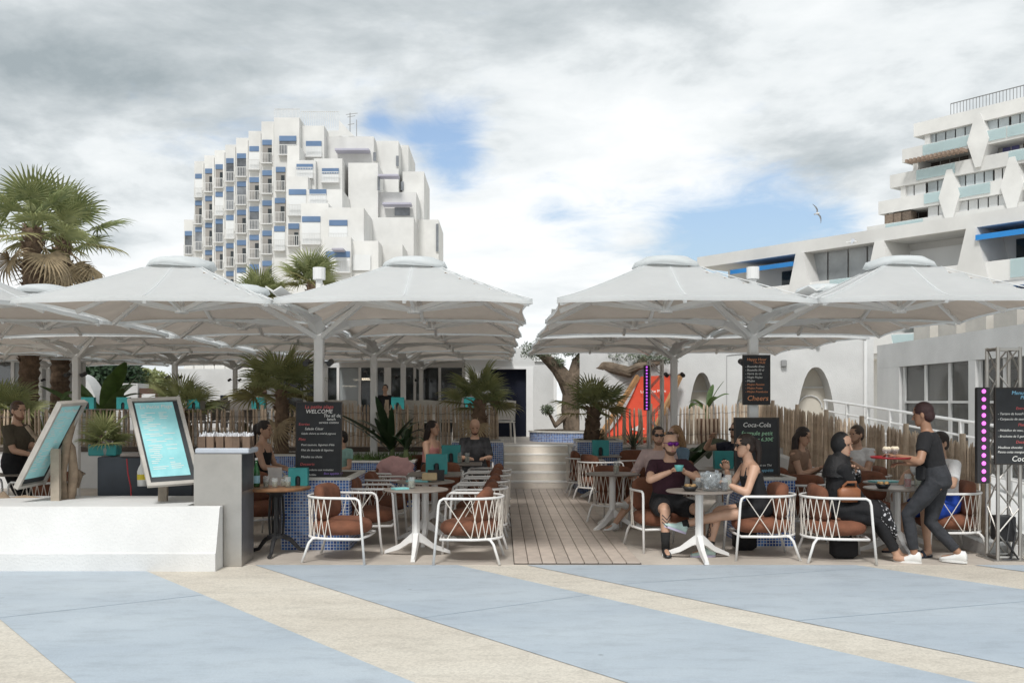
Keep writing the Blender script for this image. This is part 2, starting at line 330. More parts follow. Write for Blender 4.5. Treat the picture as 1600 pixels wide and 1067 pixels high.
# ---------------- white wall with arched niches
def arch_wall():
    t = thing('arched_wall', 'white rendered garden wall with arched niches and swelling top edge', 'wall', (0, 22, .782))
    x0, x1 = 1.75, 8.25; arches = [(4.13,4.78,1.52),(5.15,5.98,1.58),(6.52,7.43,1.64)]
    def top(x):
        u = min(1, max(0, (x-5.7)/1.5)); return 2.02+.38*(u*u*(3-2*u))
    def bot(x):
        for a, b, h in arches:
            if a < x < b: return h*(1-abs((2*x-a-b)/(b-a))**2.3)**.62
        return 0
    xs = sorted(set([x0+(x1-x0)*i/90 for i in range(91)]+[e for a in arches for k in range(17) for e in [a[0]+(a[1]-a[0])*(.5-.5*math.cos(math.pi*k/16))]]))
    m = MB(); D = .45
    A = [(x, 0, bot(x)) for x in xs]; B = [(x, 0, top(x)) for x in xs]
    A2 = [(x, D, bot(x)) for x in xs]; B2 = [(x, D, top(x)) for x in xs]
    m.grid([A, B]).grid([B, B2]).grid([A2, A]); m.build('wall_face', white_wall, t)
    nb = MB().bb(x0, x1, D, D+.15, 0, 2.0); nb.build('niche_back', mat('cream niche wall', (.66,.62,.54), .85, .06, 1), t)
    for a, b, h in arches:
        q = MB(); c = (a+b)/2; r = (b-a)*.3
        q.tube([(c+r*math.cos(k*math.pi/12), D-.02, h*.45+r*math.sin(k*math.pi/12)) for k in range(13)], .018, 6); q.bb(a+.06, b-.06, D-.05, D-.003, h*.72, h*.74)
        q.build('niche_moulding', white_wall, t)
    for x in (3.4, 6.25): MB().box((x, -.05, 1.72), (.12,.09,.16), bev=.02).build('wall_lamp', mat('grey wall lamp', (.28,.28,.28), .5, 0), t)
    MB().tube([(8.05,-.05,0),(8.05,-.05,2.3),(8.05,.05,2.38)], .04, 8).build('downpipe', white_paint, t)
    MB().tube([(5.0,-.012,0.3),(5.0,-.012,1.9),(5.5,-.012,1.95),(7.0,-.012,2.1)], .009, 5).build('surface_cable', mat('grey cable', (.4,.4,.4), .6, 0), t)
    MB().ell((7.0, -.04, 2.12), (.05,.06,.05)).build('security_camera', mat('camera housing', (.5,.42,.36), .5, 0), t)
arch_wall()
# ---------------- glazed wing on the right
t = thing('glazed_wing', 'white flat roofed wing with tall sliding windows beside the ramp', 'building', (7.7, 16, 0))
wy = lambda px: 7.7*F/(px-CX)-16
MB().bb(0, .35, -8, 4.35, 2.33, 2.80).build('parapet', white_wall, t)
MB().bb(.35, 6, -8, 4.35, 2.33, 2.45).build('roof', white_wall, t)
MB().bb(0, .3, wy(1405), 4.35, -.01, 2.328).bb(.35, 3, 4.0, 4.35, 0, 2.32).build('end_wall', white_wall, t)
MB().bb(0, .25, wy(1524), wy(1513), 0, 2.328).build('pier', white_wall, t)
MB().bb(0, .25, -8, wy(1405)-.01, 0, .5).build('sill_wall', white_wall, t)
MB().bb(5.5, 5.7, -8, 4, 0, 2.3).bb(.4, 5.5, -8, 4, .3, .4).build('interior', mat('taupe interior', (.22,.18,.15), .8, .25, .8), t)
for a, b in ((1407,1410),(1440,1443),(1477,1481),(1510,1513),(1524,1528),(1562,1566),(1600,1604)):
    MB().bb(.05, .13, wy(b), wy(a), .5, 2.325).build('mullion', rail_m, t)
for a, b in ((1410,1440),(1443,1477),(1481,1510),(1528,1562),(1566,1600),(1604,1680)):
    MB().bb(.08, .1, wy(b), wy(a), .5, 2.32).build('window_pane', mat('restaurant window glass', (.20,.20,.19), .05, .3, .9, alpha=.5), t)
    MB().bb(.03, .075, wy(b), wy(a), 1.63, 1.67).build('transom', rail_m, t)
    MB().grid([[(.5+.06*math.sin(k*2.2), wy(b)+(wy(a)-wy(b))*(.15+.4*k/8), z) for k in range(9)] for z in (.45, 2.3)]).build('curtain', mat('sheer curtain', (.62,.60,.58), .9, .1, 2), t)
MB().bb(.4, 1.5, -2.2, -.6, 2.452, 2.9).build('roof_vent', mat('grey striped cover', (.30,.30,.31), .7, .3, 4), t)
for i, yy in enumerate((3.4, 2.3, 1.2, .2)):
    MB().bb(.5, 1.0, yy-.4, yy+.35, 2.452, 3.12).build('air_conditioner', mat('condenser casing', (.55,.52,.47), .6, .1, 3), t)
# ramp and railing in front of the wing
rp = thing('access_ramp', 'sloping white ramp with four bar railing beside the glazed wing', 'ramp', (6.5, 17, 0))
rz = lambda y: .78-.4*(21-y)/7.9
prof = [(y, rz(y)) for y in (21.0, 8.5)]
MB().add([(-.95,4,.0),(-.95,-8.5,0),(1.1,-8.5,0),(1.1,4,0),(-.95,4,rz(21)),(-.95,-8.5,rz(8.5)),(1.1,-8.5,rz(8.5)),(1.1,4,rz(21))], [(0,1,2,3),(4,7,6,5),(0,4,5,1),(1,5,6,2),(2,6,7,3),(3,7,4,0)]).build('ramp_body', white_wall, rp)
for h in (.9,.68,.46,.2): MB().tube([(.4,4.2,rz(21.2)+h),(.4,-8.4,rz(8.6)+h)], .02 if h < .9 else .026, 6).build('rail', white_paint, rp)
for yy in (21.1,19.8,18.7,17.6,16.2,14.9,13.5,12,10.4): MB().bb(.37,.43, yy-17.03, yy-16.97, rz(yy)-.01, rz(yy)+.9).build('railing_post', white_paint, rp)
# ---------------- chestnut paling fences (each pale its own piece)
pale_me = []
for i in range(5):
    q = MB(); r = random.Random(i); w = .023+.006*r.random(); rings = []
    for z, s in ((0,1),(.3,1.05),(.62,.95),(.93,.85),(1,.25)):
        ox, oy = r.uniform(-.008,.008), r.uniform(-.006,.006)
        rings.append([V((ox+w*s*math.cos(a)*1.15, oy+w*s*math.sin(a)*.7, z)) for a in (.4,1.7,2.9,4.1,5.3)])
    pale_me.append(q.loft(rings).mesh('pale', picket_m))
post_me = MB().tube([(0,0,0),(.004,0,.6),(0,0,1.12)], [.042,.04,.036], 8).mesh('fence_post', picket_m)
def fence(label, a, b, h0, h1, step=.075, post=1.6, skip=None):
    a, b = V(a), V(b); t = thing('paling_fence', label, 'fence', a); L = (b-a).length; n = int(L/step); d = (b-a)
    for i in range(n+1):
        u = (i+rnd.uniform(-.25,.25))/n; u = min(1, max(0, u)); p = d*u; h = h0+(h1-h0)*u
        o = link('pale', rnd.choice(pale_me), t, p); o.scale = (1, 1, h*rnd.uniform(.97,1.02)); o.rotation_euler = (rnd.uniform(-.02,.02), rnd.uniform(-.035,.035), rnd.uniform(0,6.28))
    k = int(L/post)
    nrm = V((-d.y, d.x, 0)).normalized()*.05
    for i in range(k+1):
        u = min(.99, (i+.3)/max(k,1)); o = link('fence_post', post_me, t, d*u+nrm); o.scale = (1,1,(h0+(h1-h0)*u)*.98)
    for zz in (.25,.78):
        q = MB(); q.tube([d*(j/40)+V((0,0,zz*(h0+(h1-h0)*j/40)+.012*math.sin(j*1.9)))-nrm*.35 for j in range(41)], .004, 4); q.build('wire', wire_m, t)
    return t
fence('split chestnut paling fence climbing beside the ramp behind the waitress', (5.38, 11.0, .12), (5.38, 20.6, .775), 1.04, .88, .066)
struct(MB().add([(5.2,10.6,0),(5.54,10.6,0),(5.54,20.6,0),(5.2,20.6,0),(5.2,10.6,.12),(5.54,10.6,.12),(5.54,20.6,.775),(5.2,20.6,.775)], [(0,3,2,1),(4,5,6,7),(0,1,5,4),(1,2,6,5),(2,3,7,6),(3,0,4,7)]).build('fence_kerb', white_wall))
fence('paling fence in front of the giant red deckchair', (2.15, 20.3, .78), (5.3, 20.7, .78), .72, .86, .085)
fence('paling fence on the terrace edge between parasol mast and fan palm', (-3.15, 19.4, .785), (-.05, 19.4, .785), .84, .80, .072)
fence('paling fence on the terrace edge behind the menu stands', (-11.2, 19.5, .785), (-3.3, 19.5, .785), .72, .74, .09)
# ---------------- white trough with menu stands
t = thing('white_trough', 'low white rendered trough with sloping face under the menu stands', 'planter', (-6, 10, 0))
xr = -2.78+6
MB().loft([[(-6,y-10,z),(xr,y-10,z),(xr,-.04,z),(xr-.36,-.04,z),(xr-.36,1,z),(-6,1,z)] for y, z in ((9.70,0),(9.70,.17),(9.72,.185),(9.85,.60),(9.88,.615))]).build('trough_body', white_wall, t)
# ---------------- far pyramid tower
def tower():
    Y0 = 105; U = lambda u: 270+u/3.72; W = lambda v: 170+v/3.72      # positions read off an enlargement
    t = thing('apartment_tower', 'tall stepped white apartment pyramid with slate blue window panels', 'building', (GX(480,Y0), Y0, 0))
    ox, s = GX(480,Y0), Y0/F
    dY = [0.0]
    X = lambda u: (U(u)-CX)*(Y0+dY[0])/F-ox
    Z = lambda v: CH-(W(v)-HY)*(Y0+dY[0])/F
    def blk(u0, u1, v, dy, dep=9):
        dY[0] = dy
        return MB().bb(X(u0), X(u1), dy, dy+dep, 0, Z(v)).build('wing', far_white, t)
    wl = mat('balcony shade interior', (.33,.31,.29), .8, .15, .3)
    def window(u0, u1, v, dy, kind, h=135):
        dY[0] = dy
        x0, x1 = X(u0), X(u1); z1 = Z(v); z0 = Z(v+h)
        f = MB().bb(x0, x1, dy-.12, dy-.01, z1-.55, z1).build('lintel_panel', blue_panel, t)
        if kind == 'loggia':
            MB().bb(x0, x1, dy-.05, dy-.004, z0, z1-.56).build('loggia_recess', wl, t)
            MB().bb(x0+.55*(x1-x0), x1-.1, dy-.09, dy-.052, z0+.1, z1-.9).build('balcony_door', glass_dark, t)
        else:
            MB().bb(x0, x1, dy-.06, dy-.005, z0, z1-.56).build('window_pane', {'glass': mat('curtained far window', (.21,.225,.245), .2, .4, .6), 'shut': shutter_m}[kind], t)
        r = MB(); r.bb(x0-.05, x1+.05, dy-.5, dy-.45, z0+.95, z0+1.02); r.bb(x0-.05, x1+.05, dy-.5, dy-.004, z0-.12, z0)
        n = max(4, int((x1-x0)/.16))
        for i in range(n+1): xx = x0+(x1-x0)*i/n; r.bb(xx-.022, xx+.022, dy-.49, dy-.46, z0, z0+.95)
        r.build('balcony_rail', rail_m, t)
    bays = [(65,125,645,15,[712]),(125,183,305,13,[380,536,690]),(183,243,272,11,[350,510,665,823]),(243,305,242,9,[325,485,642,800]),(305,368,210,7.5,[290,455,620,783,945]),
            (368,440,170,6,[262,425,590,765,925]),(440,515,130,4.5,[220,400,570,735,905]),(515,590,75,3,[183,360,535,710,885])]
    kinds = ['glass','loggia','shut','glass','loggia']
    for i, (a, b, v, dy, ws) in enumerate(bays):
        blk(a, b, v, dy)
        MB().bb(X(b)-.2, X(b), dy-.25, dy-.002, 0, Z(v)-.3).build('fin_wall', far_white, t)
        for j, w in enumerate(ws): window(a+6, b-9, w, dy, kinds[(i*2+j*3+i*j) % 5])
    blk(588, 735, 52, 1.5); blk(735, 880, 100, 2.5); blk(880, 1168, 162, 4); blk(1165, 1312, 188, 6); blk(1310, 1370, 213, 9); blk(1335, 1460, 366, 7)
    blk(1395, 1545, 645, 4); blk(1020, 1192, 315, 1); blk(1190, 1415, 485, 2); blk(1100, 1400, 632, -1)
    blk(665, 735, 215, -1); blk(735, 830, 300, -1.2); blk(820, 985, 290, -.5); blk(660, 785, 395, -3); blk(785, 985, 470, -4); blk(665,745,660,-4.5)
    blk(745, 905, 550, -6); blk(903, 1110, 575, -7.5); blk(1030, 1195, 768, -9); blk(1195, 1335, 787, -6); blk(880, 1035, 745, -10); blk(590, 668, 700, -3.6)
    for u0, u1, v, dy, k, h in ((620,718,160,1.5,'glass',110),(775,865,190,2.5,'shut',90),(720,815,323,-1.2,'shut',80),(868,965,348,-.5,'shut',80),(600,655,340,1.5,'loggia',140),(594,655,520,-3.6+5,'loggia',140),
                             (675,775,470,-3,'shut',150),(795,893,470,-4,'shut',90),(590,652,683,-3.6,'shut',140),(752,858,627,-6,'shut',160),(910,1015,648,-7.5,'shut',140),(672,735,668,-4.5,'loggia',130),(890,1030,830,-10,'shut',120)): window(u0, u1, v, dy, k, h)
    for u0, u1, v0, v1, dy in ((1165,1182,255,305,3.9),(1298,1314,275,335,5.9),(1190,1205,395,475,.9),(1325,1342,425,475,6.9),(1290,1378,575,622,1.9),(1110,1190,570,630,1.9),(1058,1080,695,765,-1.1),(1045,1150,850,940,-9.1),(1392,1404,710,795,3.9),(1530,1545,670,830,3.9)):
        dY[0] = dy
        MB().bb(X(u0), X(u1), dy-.1, dy-.003, Z(v1), Z(v0)).build('window_pane', mat('curtained far window', ()) if u1-u0 < 95 and v0 != 850 and v0 != 570 else shutter_m, t)
    for u0, u1, v, dy in ((955,1150,262,3.9),(1205,1320,410,1.9),(1228,1392,572,1.8),(940,1005,835,-10)):
        dY[0] = dy
        MB().bb(X(u0), X(u1), dy-1.6, dy-.003, Z(v), Z(v-10)).build('awning', mat('faded awning', (.45,.44,.52), .8, .1, .4), t)
    q = MB()
    for (u0, u1, v, dy) in ((590,735,52,1.5),(745,965,66,2.5)):
        dY[0] = dy
        q.bb(X(u0), X(u1), dy+.1, dy+.16, Z(v)+.9, Z(v)+.97)
        for i in range(19): xx = X(u0)+(X(u1)-X(u0))*i/18; q.bb(xx-.02, xx+.02, dy+.1, dy+.15, Z(v)-.9, Z(v)+.95)
    q.build('roof_railing', rail_m, t)
    blk(745, 965, 128, 5); MB().add([(X(965),5,Z(66)),(X(1055),5,Z(160)),(X(965),5,Z(160)),(X(965),14,Z(66)),(X(1055),14,Z(160)),(X(965),14,Z(160))], [(0,2,1),(3,4,5),(0,1,4,3)]).build('stair_parapet', far_white, t)
    dY[0] = 6
    a = MB(); x = X(1030); a.tube([(x,6,Z(160)),(x,6,Z(25))], .05, 5); a.tube([(X(1068),6,Z(165)),(X(1068),6,Z(65))], .04, 5)
    for k, w in ((35,45),(50,30),(95,25)): a.bar((X(1030-w/2),6,Z(k)), (X(1030+w),6,Z(k-8)), .05, .05)
    a.build('aerial', mat('aerial metal', (.25,.25,.25), .5, 0), t)
tower()
# ---------------- right hand blocks: facades run away to the left
DIR = V((-.723, 1, 0)).normalized(); NRM = V((-DIR.y, DIR.x, 0))       # NRM faces the camera side
if NRM.y > 0: NRM = -NRM
def on_facade(px, p0):            # distance along DIR from p0 at which the facade is seen at column px
    k = (px-CX)/F; return (k*p0.y-p0.x)/(DIR.x-k*DIR.y)
def facade_thing(name, label, p0):
    t = thing(name, label, 'building', p0); t.rotation_euler[2] = math.atan2(-DIR.y, -DIR.x); return t   # local +x runs right and nearer, local -y faces out
def rblock():
    p0 = V((23.7, 45, 0)); t = facade_thing('terrace_block', 'near white balcony block with tapered fins and blue awnings', p0)
    S = lambda px: -on_facade(px, p0)
    x0, x1 = S(1100), 9
    MB().bb(x0, x1, -.6, 14, 9.75, 10.4).build('roof_slab', far_white, t)
    MB().bb(x0+.5, x1, 1.6, 12, 0, 9.75).build('wall', far_white, t)
    for z in (7.15, 4.1): MB().bb(x0+.3, x1, -.55, 1.6, z-.25, z).build('floor_slab', far_white, t); MB().bb(x0+.3, x1, -.6, -.45, z, z+.95).build('parapet', far_white, t)
    for px in (1262, 1386, 1530):
        c = S(px); w = .85
        for zb, zt in ((7.2, 9.75), (4.1, 6.9)):
            MB().add([(c-w,-.75,zb),(c+w,-.75,zb),(c+.22,-.75,zt),(c-.22,-.75,zt),(c-w,1.6,zb),(c+w,1.6,zb),(c+.22,1.6,zt),(c-.22,1.6,zt)], [(0,1,2,3),(7,6,5,4),(0,4,5,1),(1,5,6,2),(2,6,7,3),(3,7,4,0)]).build('tapered_fin', far_white, t)
    for a, b in ((1268,1290),(1291,1322),(1323,1352),(1353,1381)): MB().bb(S(a), S(b)-.06, .2, .25, 8.15, 9.74).build('window_pane', mat('grey blind glass', (.36,.38,.39), .15, .25, .5), t)
    MB().bb(S(1392), S(1522), 1.5, 1.58, 8.1, 9.4).build('roller_shutter', shutter_m, t)
    for a, b in ((1195,1222),(1223,1250)): MB().bb(S(a), S(b), 1.5, 1.58, 7.3, 9.2).build('window_pane', glass_dark, t)
    for a, b in ((1562,1582),(1583,1640)): MB().bb(S(a), S(b), 1.5, 1.58, 7.4, 9.3).build('window_pane', glass_dark, t)
    for a, b, z in ((1157,1253,9.55),(1540,1640,9.6),(1560,1640,6.7)):
        MB().add([(S(a),1.5,z),(S(b),1.5,z),(S(b),-.9,z-.25),(S(a),-.9,z-.25),(S(a),1.5,z-.06),(S(b),1.5,z-.06),(S(b),-.9,z-.5),(S(a),-.9,z-.5)], [(0,1,2,3),(4,7,6,5),(3,2,6,7),(0,3,7,4),(1,5,6,2)]).build('awning', awn_blue, t)
    for a, b, z in ((1308,1340,7.2),(1590,1680,7.2),(1470,1535,4.1),(1540,1680,4.1),(1395,1460,4.1)):
        q = MB().bb(S(a), S(b), -.66, -.63, z+.05, z+.9).build('balcony_glass', tint, t)
    for a in (1163, 1172, 1181): MB().bb(S(a)-.32, S(a)+.32, 3, 3.7, 10.4, 11.05).build('chimney', mat('slatted chimney', (.22,.17,.13), .8, .3, 6), t)
    for a, b, z in ((1400,1462,5.0),(1470,1530,5.0),(1535,1600,5.0)): MB().bb(S(a), S(b), 1.5, 1.58, 4.3, 6.6).build('window_pane', mat('teal reflecting glass', (.12,.30,.34), .06, .3, .4), t)
rblock()
def rfar():
    p0 = V((0, 0, 0)); Y = 100.0; p0 = V((GX(1600,Y-14), Y-14, 0)); t = facade_thing('far_terrace_block', 'far stepped white apartment block with diamond shaped columns', p0)
    S = lambda px: -on_facade(px, p0)
    def zz(px, py): s = S(px); y = p0.y-DIR.y*s; return CH+(HY-py)*y/F
    tops = [(1435,196),(1417,236),(1398,276),(1380,317),(1362,356)]
    zs = [zz(a, b) for a, b in tops]
    for i, (a, b) in enumerate(tops):
        x0 = S(a); z = zs[i]; zn = zs[i+1] if i < 4 else z-2.9
        MB().bb(x0, 14, -.8, 16, z-1.25, z).build('parapet', far_white, t)
        MB().bb(x0+1.0, 14, 1.6, 15, zn, z-1.25).build('wall', far_white, t)
        MB().bb(x0+1.0, x0+1.5, -.6, 1.6, zn, z-1.25).build('pier', far_white, t)
        spans = [(1450,1526,'g'),(1545,1580,'g'),(1582,1640,'g')] if i == 0 else [(1440,1500,'d'),(1502,1530,'p'),(1552,1580,'v'),(1584,1640,'d')] if i == 1 else [(1412,1450,'w'),(1452,1484,'g'),(1497,1555,'g'),(1556,1582,'w')] if i == 2 else [(1392,1450,'d'),(1452,1486,'w'),(1500,1578,'w')] if i == 3 else [(1400,1640,'w')]
        for u0, u1, k in spans:
            n = max(1, round((u1-u0)/16)); 
            for j in range(n):
                xa = S(u0+(u1-u0)*j/n)+.06; xb = S(u0+(u1-u0)*(j+1)/n)-.06; yy = -.3 if k in 'gw' else 1.5
                mm = {'g': mat('pale loggia glazing', (.50,.55,.57), .12, .2, .3), 'd': mat('shaded balcony glass', (.13,.11,.10), .2, .3, .4), 'p': far_white, 'v': mat('violet blind', (.16,.16,.36), .7, .1, 1), 'w': shutter_m}[k]
                MB().bb(xa, xb, yy, yy+.06, zn+.05, z-1.27).build('window_pane', mm, t)
            if k in 'gd' and i < 4: MB().bb(S(u0), S(u1), -.9, -.85, zn-1.0, zn-.06).build('balcony_glass', tint, t)
    for px, k in ((1537,0),(1492,2),(1590,2)):
        c = S(px); z1 = zs[k]-.6; z0 = zs[k+2]-.9 if k+2 < 5 else zs[4]-3; zm = (z0+z1)/2; w = 1.0
        MB().add([(c-.25,-1,z1),(c+.25,-1,z1),(c+w,-1,zm),(c+.25,-1,z0),(c-.25,-1,z0),(c-w,-1,zm)]+[(c-.25,1,z1),(c+.25,1,z1),(c+w,1,zm),(c+.25,1,z0),(c-.25,1,z0),(c-w,1,zm)], [(0,5,4,3,2,1),(6,7,8,9,10,11)]+[(i,(i+1)%6,6+(i+1)%6,6+i) for i in range(6)]).build('diamond_column', far_white, t)
    q = MB(); x0 = S(1490); z = zs[0]
    for j in range(60): q.bb(x0+j*.3-.02, x0+j*.3+.02, -.5, -.46, z, z+1.1)
    q.bb(x0, x0+18, -.52, -.44, z+1.05, z+1.12); q.build('roof_railing', mat('dark roof rail', (.2,.2,.2), .5, 0), t)
    q = MB()
    for j in range(14): xx = S(1432)+(S(1524)-S(1432))*j/14; q.bb(xx, xx+.45*(S(1524)-S(1432))/14, -1.9, -.82, zs[1]-1.58, zs[1]-1.3)
    q.build('striped_awning', mat('brown awning stripe', (.30,.22,.17), .8, .1, 1), t)
    for a in (1396,1409,1422): MB().bb(S(a)-.5, S(a)+.5, -.7, .3, zs[4]-.0, zs[4]+.9).build('chimney', mat('slatted chimney', ()), t)
    MB().bb(S(1362), 14, -3, 15, 0, zs[4]-1.25).build('lower_storeys', far_white, t)
rfar()
# ---------------- white structures behind the terrace on the left
def leftback():
    Y = 31
    t = thing('curved_wall', 'tall white curved wall beside the palm trunks', 'wall', (GX(120,Y), Y, .782))
    m = MB(); n = 14; fr = []
    for k in range(n+1):
        a = math.pi/2*k/n; fr.append((GX(118,Y)-GX(120,Y)+.75*math.sin(a), 1.75*math.cos(a)+.0))
    pts = [(fr[0][0]-.5,0,0),(fr[0][0]-.5,0,1.75)]+[(x,0,z) for x, z in fr]
    m.poly(pts, .8, (0,1,0)).build('wall_body', white_wall, t)
    t = thing('white_kiosk', 'small white kiosk with framed board behind the terrace fence', 'building', (GX(215,Y), Y, .782))
    MB().bb(-.75, .0, 0, 1, 0, 1.45).bb(.0, .62, .3, 1, 0, .75).build('kiosk_wall', white_wall, t)
    MB().bb(.02, .6, .1, .16, .75, 1.3).build('frame', mat('brown sign frame', (.12,.07,.05), .6, .1, 3), t); MB().bb(.1, .52, .07, .098, .9, 1.12).build('board', white_paint, t)
    t = thing('white_house', 'white flat house with a narrow dark door behind parasols', 'building', (GX(340,34), 34, .782))
    MB().bb(-1.5, 1.6, 0, 5, 0, 2.0).build('wall', white_wall, t); MB().bb(.1, .35, -.03, -.004, 0, 1.1).build('door', navy, t)
    t = thing('glass_shelter', 'white framed glass shelter behind the left palm trunk', 'building', (GX(60,27), 27, .782))
    for x in (-1.4,-.75,.0,.42,.7): MB().bb(x, x+.09, 0, .09, 0, 2.2).build('post', white_paint, t)
    MB().bb(-1.5, .85, -.1, 1.5, 2.2, 2.35).build('roof', white_paint, t); MB().bb(-1.31, -.75, .03, .06, .05, 2.15).build('window_pane', glass_dark, t); MB().bb(-.66, 0, .03, .06, 1.0, 2.15).build('window_pane', glass_pale, t)
    MB().bb(-1.31, .7, 1.2, 1.4, 0, 2.2).build('back_wall', white_wall, t)
leftback()
# ---------------- parasol clusters: one mast, four square canopies, rain gutters between them
def translucent(m, w):
    nt = m.node_tree; L = nt.links; b = nt.nodes['Principled BSDF']; o = nt.nodes['Material Output']
    tr = nt.nodes.new('ShaderNodeBsdfTranslucent'); src = b.inputs['Base Color'].links
    if src: L.new(src[0].from_socket, tr.inputs[0])
    else: tr.inputs[0].default_value = b.inputs['Base Color'].default_value
    mx = nt.nodes.new('ShaderNodeMixShader'); mx.inputs[0].default_value = w; L.new(b.outputs[0], mx.inputs[1]); L.new(tr.outputs[0], mx.inputs[2]); L.new(mx.outputs[0], o.inputs[0])
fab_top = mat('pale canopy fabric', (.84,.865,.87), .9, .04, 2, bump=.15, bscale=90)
fab_under = mat('shaded taupe underside', (.53,.455,.395), .9, .08, 3, bump=.2, bscale=150)  # same fabric as the top; underside shade painted as a darker second sheet
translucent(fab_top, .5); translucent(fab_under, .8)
alu = mat('white lacquered aluminium', (.74,.74,.73), .38, .03, 3)
dark_plastic = mat('black plastic', (.02,.02,.022), .5, 0)
S_ = 1.215; ZE = 2.62; ZP = 3.2
def canopy_z(u, v):
    m = max(abs(u), abs(v)); return ZE+(ZP-ZE)*((1-m)**1.16)-.035*(m > .0)*(1-abs(abs(u)-abs(v)))*m*m*0
def canopy_pt(u, v, dz=0):
    m = max(abs(u), abs(v)); mn = min(abs(u), abs(v)); ins = 1-.055*(1-(mn/max(m,1e-6))**2)*m*m
    ins2 = ins if m > 0 else 1
    return V((u*S_*ins2, v*S_*ins2, canopy_z(u, v)+.035*(1-(mn/max(m, 1e-6))**2)*m**4+.014*NZ.noise(V((u*2.3+5,v*2.3,1)))*m+dz))
def canopy_meshes():
    n = 16; out = {}
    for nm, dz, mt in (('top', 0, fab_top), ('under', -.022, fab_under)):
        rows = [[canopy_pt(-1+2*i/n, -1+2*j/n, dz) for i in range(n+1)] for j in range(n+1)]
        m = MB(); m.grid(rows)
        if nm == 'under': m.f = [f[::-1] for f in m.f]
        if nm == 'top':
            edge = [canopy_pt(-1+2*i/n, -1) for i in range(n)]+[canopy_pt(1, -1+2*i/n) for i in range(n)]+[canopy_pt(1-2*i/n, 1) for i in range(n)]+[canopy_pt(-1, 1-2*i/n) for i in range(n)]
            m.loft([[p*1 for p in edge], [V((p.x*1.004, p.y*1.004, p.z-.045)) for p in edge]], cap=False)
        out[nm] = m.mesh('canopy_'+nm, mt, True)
    m = MB(); rings = []
    for r, z in ((.34,-.075),(.31,-.01),(.22,.03),(.1,.05),(.02,.055)):
        rings.append([V((r*math.cos(a)*(1.0+.12*abs(math.sin(2*a))), r*math.sin(a)*(1.0+.12*abs(math.sin(2*a))), ZP-.065+z+.022*math.sin(3*a+.6)*(r > .3))) for a in [2*math.pi*k/24 for k in range(24)]])
    out['cap'] = m.loft(rings).mesh('vent_cap', fab_top, True)
    q = MB()
    for k in range(8):
        d = V((round(math.cos(k*math.pi/4)), round(math.sin(k*math.pi/4)), 0)); q.tube([canopy_pt(d.x*s/8, d.y*s/8, .003) for s in range(2, 9)], .005, 4)
    out['seam'] = q.mesh('seams', mat('canopy seam', (.62,.63,.63), .9, 0))
    out['hub'] = MB().tube([(0,0,ZE-.03),(0,0,ZP-.06)], .03, 8).tube([(0,0,ZE-.03),(0,0,ZE+.04)], .075, 8).mesh('hub', alu)
    rib, strut = [], []
    for k in range(8):
        a = k*math.pi/4; d = V((round(math.cos(a)), round(math.sin(a)), 0)); pts = [canopy_pt(d.x*s, d.y*s, -.05) for s in (.04,.5,.97)]
        q = MB(); q.bar(pts[0], pts[1], .035, .05); q.bar(pts[1], pts[2], .035, .05); rib.append(q.mesh('rib', alu))
        q = MB(); e = canopy_pt(d.x*.58, d.y*.58, -.07); q.bar((d.x*.05, d.y*.05, ZE+.01), e, .03, .045); strut.append(q.mesh('strut', alu))
    out['rib'] = rib; out['strut'] = strut; return out
CM = canopy_meshes()
def cluster(x, y, label, dz=0, base=0):
    t = thing('parasol_cluster', label, 'parasol', (x, y, base), group='four canopy parasol clusters over the terrace'); dz -= base
    MB().bb(-.056,.056,-.056,.056,0,2.62+dz,bev=.02).build('mast', alu, t)
    MB().tube([(0,0,2.6+dz),(0,0,3.1+dz)], .04, 10).tube([(0,0,3.1+dz),(0,0,3.24+dz)], .075, 12).build('mast_head', alu, t)
    MB().bb(-.2,.2,-.2,.2,0,.03).build('base_plate', alu, t)
    for a in range(4):
        g = MB(); prof = [(.07,2.50),(.35,2.60),(1.2,2.66),(2.38,2.735)]
        for (r0, z0), (r1, z1) in zip(prof, prof[1:]):
            for s in (-1, 1): g.add([(r0,0,z0+dz-.05),(r1,0,z1+dz-.03),(r1,s*.07,z1+dz+.012),(r0,s*.10,z0+dz+.012),(r0,0,z0+dz-.062),(r1,0,z1+dz-.042),(r1,s*.08,z1+dz+.006),(r0,s*.11,z0+dz+.006)], [(0,1,2,3),(4,7,6,5),(3,2,6,7),(0,3,7,4),(1,5,6,2)])
        o = g.build('rain_gutter', alu, t); o.rotation_euler[2] = a*math.pi/2
    for sx in (-1, 1):
        for sy in (-1, 1):
            c = link('canopy', CM['top'], t, (sx*1.235, sy*1.235, dz)); link('shaded_underside', CM['under'], c); link('vent_cap', CM['cap'], c); link('hub', CM['hub'], c); link('seams', CM['seam'], c)
            for k in range(8): link('rib', CM['rib'][k], c); link('strut', CM['strut'][k], c)
            q = MB(); q.bar((-sx*1.19,-sy*1.19,2.42), (-sx*.62,-sy*.62,2.78), .04, .06); q.bar((-sx*.62,-sy*.62,2.78), (-sx*.03,-sy*.03,3.08), .04, .06); q.build('support_arm', alu, c)
    for s in (-1, 1):
        l = MB().tube([(s*.07,-.03,2.12+dz),(s*.14,-.05,2.12+dz)], .012, 6).tube([(s*.14,-.12,2.10+dz),(s*.14,.02,2.13+dz)], .035, 10).build('spotlight', dark_plastic, t)
